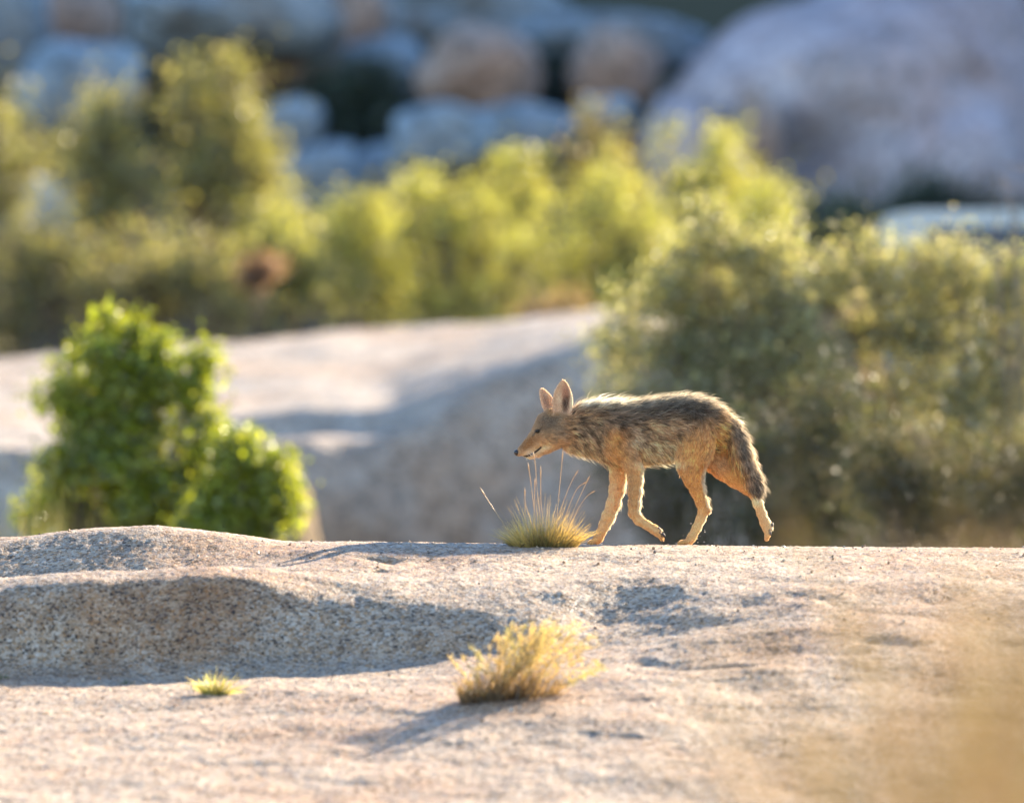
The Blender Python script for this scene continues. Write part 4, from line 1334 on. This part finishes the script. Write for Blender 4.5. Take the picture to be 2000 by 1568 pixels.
# coat colours by place on the animal: (u, v, ru, rv, rotation degrees, colour, strength)
TAN = np.array([0.36, 0.215, 0.105])
COAT = [
    (1290, 850, 120, 60, 0, (0.32, 0.235, 0.155), 0.85),      # flanks greyish tan
    (1150, 850, 50, 50, 0, (0.30, 0.22, 0.145), 0.8),
    (1300, 799, 112, 25, -4, (0.034, 0.028, 0.024), 0.97),    # dark saddle
    (1215, 814, 45, 22, 0, (0.085, 0.066, 0.05), 0.85),
    (1350, 798, 55, 28, 10, (0.03, 0.025, 0.022), 0.88),
    (1130, 812, 26, 14, 0, (0.16, 0.105, 0.065), 0.7),
    (1205, 838, 46, 30, 0, (0.20, 0.16, 0.125), 0.7),
    (1240, 862, 26, 22, 0, (0.36, 0.285, 0.21), 0.6),
    (1330, 838, 40, 18, 0, (0.24, 0.175, 0.12), 0.6),
    (1140, 838, 24, 18, 30, (0.17, 0.135, 0.10), 0.55),
    (1288, 884, 38, 20, 0, (0.52, 0.39, 0.25), 0.7),         # pale lower flank
    (1285, 908, 50, 12, 0, (0.62, 0.52, 0.38), 0.9),          # belly
    (1180, 912, 24, 14, 20, (0.58, 0.46, 0.32), 0.8),         # chest
    (1120, 886, 40, 10, 6, (0.52, 0.40, 0.26), 0.7),          # throat
    (1200, 870, 20, 34, -25, (0.33, 0.19, 0.085), 0.8),       # shoulder
    (1212, 848, 18, 14, 0, (0.34, 0.17, 0.06), 0.5),
    (1243, 892, 16, 12, 0, (0.15, 0.11, 0.075), 0.5),
    (1360, 880, 36, 36, 0, (0.42, 0.25, 0.115), 0.75),        # thigh
    (1408, 862, 16, 34, 0, (0.50, 0.29, 0.12), 0.8),          # buttock
    (1405, 905, 30, 24, 20, (0.30, 0.22, 0.15), 0.7),         # far thigh inner side
    (1356, 960, 24, 40, 0, (0.42, 0.235, 0.105), 0.8),        # near hind shank
    (1372, 925, 10, 26, 0, (0.34, 0.15, 0.05), 0.5),
    (1362, 1035, 26, 40, 0, (0.48, 0.34, 0.20), 0.8),
    (1240, 950, 22, 50, 0, (0.37, 0.25, 0.14), 0.8),        # near fore leg
    (1232, 950, 6, 44, 0, (0.24, 0.155, 0.085), 0.6),
    (1346, 965, 7, 40, 18, (0.30, 0.18, 0.085), 0.5),
    (1262, 1022, 34, 26, 30, (0.45, 0.32, 0.19), 0.8),
    (1192, 985, 26, 70, 15, (0.44, 0.32, 0.20), 0.8),         # far fore leg
    (1490, 1010, 30, 50, 0, (0.43, 0.31, 0.19), 0.8),         # far hind foot
    (1478, 978, 12, 14, 0, (0.58, 0.48, 0.36), 0.75),  # sunlight on the far hock, painted into the coat
    (1440, 940, 34, 14, 35, (0.42, 0.26, 0.13), 0.7),
]
HEAD = [
    (1075, 840, 40, 36, 0, (0.27, 0.19, 0.12), 0.9),
    (1072, 824, 26, 16, -35, (0.085, 0.068, 0.055), 0.88),
    (1093, 842, 12, 14, 0, (0.17, 0.13, 0.095), 0.6),     # grey crown
    (1060, 830, 12, 10, 0, (0.17, 0.13, 0.095), 0.5),
    (1080, 806, 16, 10, 0, (0.30, 0.18, 0.085), 0.7),
    (1033, 867, 22, 11, -38, (0.19, 0.095, 0.04), 0.92),       # muzzle bridge
    (1046, 864, 10, 8, -40, (0.19, 0.11, 0.06), 0.5),
    (1058, 862, 18, 10, -35, (0.36, 0.25, 0.15), 0.6),
    (1066, 873, 28, 11, -25, (0.56, 0.42, 0.27), 0.9),      # cheek
    (1032, 885, 16, 5, -28, (0.52, 0.41, 0.28), 0.9),         # upper lip
    (1036, 895, 18, 5, -14, (0.52, 0.38, 0.22), 0.9),         # chin
    (1024, 896, 7, 3.5, 0, (0.75, 0.68, 0.55), 0.8),
    (1086, 862, 18, 18, 0, (0.33, 0.235, 0.15), 0.6),
    (1106, 830, 12, 24, 0, (0.22, 0.13, 0.07), 0.5),
]


def gaussmix(col, u, v, lst):
    for (a, b, ru, rv, rot, c, s) in lst:
        t = radians(rot)
        du, dv = u - a, v - b
        x = (du * cos(t) + dv * sin(t)) / ru
        y = (-du * sin(t) + dv * cos(t)) / rv
        w = s * np.exp(-(x * x + y * y) ** 1.6)
        col = col * (1 - w[:, None]) + np.array(c) * w[:, None]
    return col


TEAR = np.array([(1040, 853), (1045, 847), (1056, 839)], float)
MOUTH = np.array([(1021, 893.5), (1027, 893), (1034, 891), (1041, 887.5), (1049, 882), (1056, 875.5)])


def seg_dist(u, v, poly):
    d = np.full(len(u), 1e9)
    for a, b in zip(poly[:-1], poly[1:]):
        ab = b - a
        t = np.clip(((u - a[0]) * ab[0] + (v - a[1]) * ab[1]) / (ab @ ab), 0, 1)
        d = np.minimum(d, np.hypot(u - a[0] - t * ab[0], v - a[1] - t * ab[1]))
    return d


EYE = (1049.5, 844.0)
OWN = {}


def belong(p):
    """weights of torso, head, limbs, ears, tail at points; comb direction, hair length, lift"""
    u, v, w = p.T
    tot = np.zeros(len(p))
    dirn = np.zeros((len(p), 3))
    ln = np.zeros(len(p))
    lf = np.zeros(len(p))
    wt_tail = np.zeros(len(p))
    wt_head = np.zeros(len(p))
    wt_limb = np.zeros(len(p))
    d = torso_sd(u, v, w)
    g = np.exp(-np.maximum(d, 0) / 2.5) * 0.8
    c = np.interp(u, TOR[:, 0], TOR[:, 1])
    low = np.clip((v - c) / 45, -1, 1)
    tdir = unit(np.stack([np.ones(len(p)), 0.28 + 0.45 * low + 0.35 * np.exp(-((u - 1170) / 40.0) ** 2), 0 * u], -1))
    dirn += tdir * g[:, None]
    lt = 15 + 8 * np.clip(-low, 0, 1) + 6 * np.exp(-((u - 1160) / 40.0) ** 2) * np.clip(-low, 0, 1) + 3 * np.clip(low, 0, 1) + 5 * np.exp(-((u - 1180) / 22.0) ** 2) * np.clip(low, 0, 1)
    ln += lt * g
    nape = np.exp(-((u - 1172) / 50.0) ** 4) * sstep(0.25, 0.85, -low)
    lt = lt + 7 * nape
    ln += 3 * nape * g
    lf += 0.28 * nape * g
    lf += (0.30 + 0.26 * np.clip(-low, 0, 1) + 0.16 * np.clip(low, 0, 1)) * g
    tot += g
    for n, (pts, L, F_, k, de) in enumerate(CH):
        for a, b in zip(pts[:-1], pts[1:]):
            d = cone_sd(u, v, w, a, b)
            g = np.exp(-np.maximum(d, 0) / 2.5)
            ax = unit(b[:3] - a[:3])
            dirn += ax * g[:, None]
            ln += L * g
            lf += F_ * g
            tot += g
            if n == len(CH) - 1:
                wt_tail += g
            elif n < 7:
                wt_head += g
            else:
                wt_limb += g
    ear = np.minimum(ear_sd(u, v, w, EARS[0]), ear_sd(u, v, w, EARS[1]))
    ge = np.exp(-np.maximum(ear, 0) / 1.0) * np.where(v < 800, 6.0, 1.5)
    dirn += np.array([0.1, -1, 0]) * ge[:, None]
    ln += 3.6 * ge
    lf += 0.2 * ge
    tot += ge
    return dirn / tot[:, None], ln / tot, lf / tot, wt_tail / tot, wt_head / tot, ge / tot, wt_limb / tot


def coat(p, nrm):
    u, v, w = p.T
    dirn, ln, lf, wt, wh, we, wl_ = belong(p)
    col = np.repeat(TAN[None], len(p), 0)
    col = gaussmix(col, u, v, COAT)
    ch = gaussmix(np.repeat(np.array([[0.29, 0.205, 0.13]]), len(p), 0), u, v, HEAD)
    hw = np.clip(wh * 1.5, 0, 1)[:, None] * sstep(1122, 1100, u)[:, None]
    col = col * (1 - hw) + ch * hw
    # tail: grey-brown, orange below, dark tip
    tcol = np.repeat(np.array([[0.19, 0.145, 0.105]]), len(p), 0)
    tcol = gaussmix(tcol, u, v, [(1428, 880, 12, 60, -18, (0.42, 0.24, 0.10), 0.8), (1450, 866, 12, 48, -18, (0.075, 0.06, 0.05), 0.8), (1442, 925, 14, 22, -20, (0.42, 0.22, 0.085), 0.8),
                                 (1466, 880, 10, 50, -14, (0.33, 0.27, 0.20), 0.6), (1477, 955, 20, 20, 0, (0.035, 0.03, 0.03), 0.95)])
    tw_ = np.clip(wt * 1.6, 0, 1)[:, None]
    col = col * (1 - tw_) + tcol * tw_
    # ears: pale rim, pinkish hollow with its shade painted dark on the inner (near) side, buff back
    ecol = np.repeat(np.array([[0.40, 0.29, 0.19]]), len(p), 0)
    inner = (nrm[:, 2] < -0.15)
    ecol[inner] = gaussmix(np.repeat(np.array([[0.46, 0.34, 0.25]]), inner.sum(), 0), u[inner], v[inner],
                           [(1105, 787, 7.5, 23, 6, (0.05, 0.026, 0.02), 0.97), (1104, 768, 8, 14, 0, (0.36, 0.20, 0.14), 0.7), (1092, 780, 5, 16, 6, (0.52, 0.42, 0.32), 0.7), (1117, 780, 3.5, 26, 4, (0.60, 0.50, 0.38), 0.8),
                            (1066, 785, 6, 16, -20, (0.20, 0.14, 0.11), 0.7)])
    ew = np.clip(we * 1.3, 0, 1)[:, None]
    col = col * (1 - ew) + ecol * ew
    # lips, eye rims
    m = seg_dist(u, v, MOUTH)
    mw = (0.97 * sstep(2.6, 1.3, m) * (np.abs(nrm[:, 2]) > 0.2))[:, None]
    col = col * (1 - mw) + np.array([0.018, 0.014, 0.012]) * mw
    e = np.hypot((u - EYE[0]) * 0.75, (v - EYE[1]))
    ew2 = (0.95 * sstep(5.2, 3.2, e))[:, None]
    col = col * (1 - ew2) + np.array([0.03, 0.024, 0.02]) * ew2
    tr = (0.75 * sstep(2.4, 1.0, seg_dist(u, v, TEAR)) * (wh > 0.3))[:, None]
    col = col * (1 - tr) + np.array([0.04, 0.03, 0.024]) * tr
    # paw pads
    for (a, b, r, s_) in [(1291, 1043, 8, -1), (1506, 1040, 8, 1)]:
        pw_ = 0.85 * sstep(r, r * 0.6, np.hypot(u - a, v - b)) * (nrm[:, 0] > 0.15)
        col = col * (1 - pw_[:, None]) + np.array([0.05, 0.042, 0.038]) * pw_[:, None]
        ln = ln * (1 - 0.9 * pw_)
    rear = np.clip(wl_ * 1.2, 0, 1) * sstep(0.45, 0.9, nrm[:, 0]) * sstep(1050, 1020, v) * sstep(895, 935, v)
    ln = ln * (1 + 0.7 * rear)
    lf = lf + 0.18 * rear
    ln = ln * (1 - 0.85 * mw[:, 0]) * (1 - 0.8 * ew2[:, 0])
    muz = wh * sstep(1062, 1030, u)
    ln = ln * (1 - 0.45 * muz)
    g_ = col.mean(1, keepdims=True)
    lb = np.clip(wl_ * 1.5, 0, 1)[:, None]
    col = (g_ + (col - g_) * (1.12 + 0.12 * lb)) * np.array([1.10, 1.0, 0.90]) * (1 + 0.12 * lb)
    # sun rim painted into the hair along nape, back, rump and rear leg edges
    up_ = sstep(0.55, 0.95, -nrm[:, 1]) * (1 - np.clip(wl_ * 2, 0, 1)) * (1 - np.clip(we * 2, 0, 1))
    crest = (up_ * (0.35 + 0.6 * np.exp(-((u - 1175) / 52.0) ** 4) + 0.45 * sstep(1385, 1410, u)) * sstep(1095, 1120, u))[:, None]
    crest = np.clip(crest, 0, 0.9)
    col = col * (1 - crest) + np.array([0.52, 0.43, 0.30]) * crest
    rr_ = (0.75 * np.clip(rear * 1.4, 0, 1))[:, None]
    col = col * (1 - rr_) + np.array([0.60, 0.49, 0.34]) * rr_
    return np.clip(col * 1.5, 0.01, 0.85), dirn, ln, lf, wt, wh, we, wl_


# vertex normals
def vnormals(v, q):
    n = np.cross(v[q[:, 2]] - v[q[:, 0]], v[q[:, 3]] - v[q[:, 1]])
    out = np.zeros_like(v)
    for k in range(4):
        np.add.at(out, q[:, k], n)
    return unit(out)


cn = vnormals(cv, cq)
# check orientation (px space is mirrored when v points down)
cen = np.array([1270, 846, 0.0])
sel = np.abs(cv[:, 0] - 1270) < 6
if ((cv[sel] - cen) * cn[sel]).sum() < 0:
    cn = -cn
    flip_px = True
else:
    flip_px = False
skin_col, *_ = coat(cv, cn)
X = loc(cv[:, 0], cv[:, 1], cv[:, 2])
# orientation after the mirror of v
nn = np.cross(X[cq[:, 2]] - X[cq[:, 0]], X[cq[:, 3]] - X[cq[:, 1]])
want = cn[cq[:, 0]] * np.array([1, -1, 1])
want = np.stack([want[:, 0], want[:, 2], want[:, 1]], -1)
if (nn * want).sum() < 0:
    cq = cq[:, ::-1]
cx_ = (U0 - 1000) * K * CY
feet = min(ground_z((1345 - 1000) * K * CY, CY - 24 * S, False)[0], 9)
coyote = empty("coyote", (cx_, CY, feet + 0.001), "lean tan and grey coyote walking along the granite crest", "coyote")
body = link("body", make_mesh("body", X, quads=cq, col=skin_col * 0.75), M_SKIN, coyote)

# fur
NF = 175000
area = np.linalg.norm(np.cross(X[cq[:, 2]] - X[cq[:, 0]], X[cq[:, 3]] - X[cq[:, 1]]), axis=1)
qc = cv[cq].mean(1)
wgt = area * np.where(qc[:, 0] < 1110, 1.6, 1.0)
fi = rng.choice(len(cq), NF, p=wgt / wgt.sum())
a, b = rng.uniform(0, 1, (2, NF, 1))
c4 = cv[cq[fi]]
rp = (c4[:, 0] * (1 - a) + c4[:, 1] * a) * (1 - b) + (c4[:, 3] * (1 - a) + c4[:, 2] * a) * b
n4 = cn[cq[fi]]
rn = unit((n4[:, 0] * (1 - a) + n4[:, 1] * a) * (1 - b) + (n4[:, 3] * (1 - a) + n4[:, 2] * a) * b)
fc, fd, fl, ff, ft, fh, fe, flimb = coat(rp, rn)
fd = fd - rn * (fd * rn).sum(1, keepdims=True)
fd = unit(fd + 1e-6)
# tufting: neighbouring hairs lean together
cl = np.stack([perlin(rp * 0.085 + 3), perlin(rp * 0.085 + 41), perlin(rp * 0.085 + 77)], -1)
cl2 = np.stack([perlin(rp * 0.22 + 13), perlin(rp * 0.22 + 51), perlin(rp * 0.22 + 87)], -1)
longish = np.clip((fl - 4) / 12, 0, 1)[:, None]
d0 = unit(fd + (cl * 0.55 + cl2 * 0.45) * (0.3 + 0.7 * longish) + rng.normal(size=(NF, 3)) * (0.10 + 0.12 * longish))
d0 = d0 - rn * (d0 * rn).sum(1, keepdims=True)
d0 = unit(d0)
lift = np.clip(ff + 0.10 * rng.normal(size=NF) + 0.10 * cl[:, 0], 0.03, 0.9)[:, None]
L = fl * rng.uniform(0.55, 1.15, NF) * (1 + 0.25 * cl2[:, 1])
guard = (rng.uniform(0, 1, NF) < 0.12) & (fl > 7)
L = np.where(guard, L * 1.4, L)[:, None]
lift = np.where(guard[:, None], lift + 0.16, lift)
s1 = unit(d0 * (1 - lift * 0.55) + rn * lift * 1.35)
s2 = unit(d0 + rn * lift * 0.35 + np.array([0, 0.12, 0]))
pts = np.stack([rp - rn * 0.6, rp + s1 * L * 0.34, rp + s1 * L * 0.34 + unit(s1 + s2) * L * 0.33, rp + s1 * L * 0.34 + unit(s1 + s2) * L * 0.33 + s2 * L * 0.36], 1)
wid = np.array([0.72, 0.66, 0.46, 0.10])[None] * rng.uniform(0.7, 1.25, (NF, 1)) * np.where(fh[:, None] > 0.3, 0.8, 1.0)
# banded hairs: pale middle, dark tips on the grey parts
lum = fc.mean(1)
top_ = sstep(0.5, 0.9, -rn[:, 1]) * (flimb < 0.3)  # upward-facing hair gets fewer dark tips, painting in the bright rim
greyness = np.clip((0.27 - lum) / 0.14, 0, 1)
strk = perlin(rp * np.array([0.07, 0.26, 0.26]) + 9) + 0.6 * perlin(rp * np.array([0.16, 0.5, 0.5]) + 29)
spr_ = 0.3 + 0.02 * np.clip(flimb * 1.5, 0, 1)
tone = (1 + spr_ * rng.uniform(-1, 1, NF)) * np.clip(1 + (0.35 * cl2[:, 2] + 1.9 * strk) * (0.06 + 0.94 * longish[:, 0]), 0.12, 2.3)
pale = (rng.uniform(0, 1, NF) < 0.22 * greyness)
cbase = fc * tone[:, None]
cbase = np.where(pale[:, None], np.array([0.36, 0.285, 0.20]) * rng.uniform(0.7, 1.2, (NF, 1)), cbase)
black = (rng.uniform(0, 1, NF) < 0.10 + (0.12 + 0.5 * greyness) * longish[:, 0] * (1 - 0.6 * top_))
tipc = np.where(black[:, None], cbase * 0.28, cbase * 1.12)
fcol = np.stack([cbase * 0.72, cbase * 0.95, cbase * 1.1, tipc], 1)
PX = loc(pts[..., 0], pts[..., 1], pts[..., 2])
fv, fq, fcc = ribbons(PX, wid * S, fcol)
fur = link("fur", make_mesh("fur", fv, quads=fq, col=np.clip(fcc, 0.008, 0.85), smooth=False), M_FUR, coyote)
fur["kind"] = "stuff"


def ellipsoid(name, c_px, r_px, mat, parent, rot=0.0, sub=14, shape=None):
    th = np.linspace(0, pi, sub)
    ph = np.linspace(0, 2 * pi, 2 * sub, endpoint=False)
    T, F2 = np.meshgrid(th, ph, indexing='ij')
    d = np.stack([np.sin(T) * np.cos(F2), np.sin(T) * np.sin(F2), np.cos(T)], -1).reshape(-1, 3)
    if shape is not None:
        d = shape(d)
    v = d * np.array(r_px) * S
    t = radians(rot)
    v = np.stack([v[:, 0] * cos(t) - v[:, 2] * sin(t), v[:, 1], v[:, 0] * sin(t) + v[:, 2] * cos(t)], -1)
    m = 2 * sub
    i, j = np.meshgrid(np.arange(sub - 1), np.arange(m), indexing='ij')
    j2 = (j + 1) % m
    q = np.stack([i * m + j, (i + 1) * m + j, (i + 1) * m + j2, i * m + j2], -1).reshape(-1, 4)
    return link(name, make_mesh(name, v, quads=q), mat, parent, loc=loc(*c_px))


M_NOSE = plain("wet_nose", (0.012, 0.011, 0.012), 0.32, 0.5, noise=0.3, scale=300)
M_EYE = plain("eye_amber", (0.020, 0.011, 0.004), 0.22, 0.3)
M_PUP = plain("eye_pupil", (0.004, 0.004, 0.004), 0.2, 0.3)
M_PAD = plain("paw_pad", (0.05, 0.04, 0.036), 0.7, 0.3, noise=0.3, scale=200)
M_CLAW = plain("claw_horn", (0.06, 0.05, 0.04), 0.4, 0.4)
ellipsoid("nose", (1009.6, 885.8, -6.2), (5.8, 7.2, 6.4), M_NOSE, coyote, rot=25, shape=lambda d: d * (1 - 0.22 * np.clip(-d[:, 2:3], 0, 1) * np.abs(d[:, 1:2])))
for s in (-1, 1):
    # where the head surface lies at the eye
    dist = np.hypot(cv[:, 0] - EYE[0], cv[:, 1] - EYE[1]) + np.where(cv[:, 2] * s > -3, 0, 99)
    we_ = cv[np.argmin(dist), 2]
    ey = ellipsoid("eye", (EYE[0], EYE[1], we_ + s * 1.6), (4.4, 3.4, 3.0), M_EYE, coyote, rot=28)
    ellipsoid("pupil", (U0 - 0.6, V0, s * 2.2), (1.9, 1.5, 1.9), M_PUP, ey)
for (cu, cvv, cw) in [(1287, 1034.5, -26)]:
    ellipsoid("paw_pad", (cu, cvv, cw), (6.0, 7, 3.4), M_PAD, coyote, rot=-38)
for aa, bb_ in [(-8, 0), (-3, 2), (3, 2), (8, 0)]:
    ellipsoid("toe_pad", (1294 + bb_, 1045 + bb_, -26 + aa * 1.1), (3.0, 2.6, 4.0), M_PAD, coyote, rot=12)
    m = MB()
    m.tube(loc(np.array([1291, 1293, 1293.5]) + bb_, np.array([1054, 1058, 1061]) + bb_, np.full(3, -26 + aa * 1.1)), [1.3 * S, 1.0 * S, 0.2 * S], 5)
    link("claw", m.mesh("claw"), M_CLAW, coyote)
ellipsoid("paw_pad", (1508.5, 1028, 23), (3.0, 6.5, 6.0), M_PAD, coyote, rot=-10)
for aa in (-8, -3, 3, 8):
    ellipsoid("toe_pad", (1505, 1044, 23 + aa * 1.12), (2.6, 2.6, 4.4), M_PAD, coyote)
for (tu_, tv_, tw_) in ((1150.5, 1062.5, 24), (1325.5, 1062, -24)):
    for aa in (-8, -3, 3, 8):
        m = MB()
        m.tube(loc(np.array([tu_ + 1, tu_ - 2.4, tu_ - 4.6]), np.array([tv_ - 0.5, tv_ + 0.6, tv_ + 3.2]), np.full(3, tw_ + aa * 1.15)), [1.4 * S, 1.1 * S, 0.2 * S], 5)
        link("claw", m.mesh("claw"), M_CLAW, coyote)
# whiskers and chin hairs
wp, wc = [], []
for k in range(18):
    u = rng.uniform(1028, 1050)
    v = 894.5 - 0.28 * (u - 1036)
    s0 = np.array([u, v, -5 + rng.normal() * 3])
    d = np.array([rng.normal() * 0.35 + 0.1, 1.0, rng.normal() * 0.4])
    ln_ = rng.uniform(2, 6)
    wp.append([s0, s0 + d * ln_ * 0.5, s0 + d * ln_ + np.array([ln_ * 0.15, 0, 0])])
for k in range(12):
    s0 = np.array([rng.uniform(1026, 1038), rng.uniform(880, 887), -13 + rng.normal()])
    d = np.array([0.75, 0.45, -0.5]) + rng.normal(size=3) * 0.2
    ln_ = rng.uniform(14, 30)
    wp.append([s0, s0 + d * ln_ * 0.5, s0 + d * ln_ + np.array([0, ln_ * 0.12, 0])])
wp = np.array(wp)
wv, wq, wcc = ribbons(loc(wp[..., 0], wp[..., 1], wp[..., 2]), np.repeat(np.array([[0.5, 0.38, 0.12]]), len(wp), 0) * S, np.ones((len(wp), 3, 3)) * np.array([0.7, 0.62, 0.5]))
wh_ = link("whiskers", make_mesh("whiskers", wv, quads=wq, col=wcc, smooth=False), M_FUR, coyote)
wh_["kind"] = "stuff"

# ------------------------------------------------------------------ loose grit on the slab
n = 1400
gx_ = rng.uniform(-1.9, 1.9, n)
gy_ = rng.uniform(25.4, 30.6, n)
gz_ = ground_z(gx_, gy_)
mb = MB()
oct_v = np.array([(1, 0, 0), (-1, 0, 0), (0, 1, 0), (0, -1, 0), (0, 0, 1), (0, 0, -1)], float)
oct_f = np.array([(0, 2, 4), (2, 1, 4), (1, 3, 4), (3, 0, 4), (2, 0, 5), (1, 2, 5), (3, 1, 5), (0, 3, 5)])
cols = np.array([(0.42, 0.30, 0.20), (0.30, 0.17, 0.09), (0.5, 0.42, 0.34), (0.16, 0.11, 0.08)])
for k in range(n):
    r_ = 0.0022 + 0.006 * rng.uniform() ** 4
    vv = oct_v * r_ * rng.uniform(0.6, 1.3, (6, 1)) @ np.linalg.qr(rng.normal(size=(3, 3)))[0]
    mb.add(vv + [gx_[k], gy_[k], gz_[k] + r_ * 0.45], oct_f, None, cols[rng.integers(0, 4)] * rng.uniform(0.7, 1.2))
grit_m = col_mat("grit", 0.0, (1, 1, 1), 0.04, 0.3)
tag(link("grit", mb.mesh("grit", smooth=False), grit_m), "scattered loose granite grit lying on the slab", "grit", None, "stuff")

# grains kicked up by the hind paw
mb = MB()
for k in range(16):
    u_, v_ = rng.uniform(1312, 1410), 1062 - abs(rng.normal()) * 18
    c_ = P(u_, v_, CY + rng.uniform(-0.08, 0.08))
    r_ = rng.uniform(0.0012, 0.0024)
    mb.add(oct_v * r_ * rng.uniform(0.7, 1.3, (6, 1)) + c_, oct_f, None, (0.5, 0.42, 0.34))
tag(link("dust_grains", mb.mesh("dust_grains", smooth=False), grit_m), "tiny grains of grit kicked up behind the hind paw", "dust", None, "stuff")
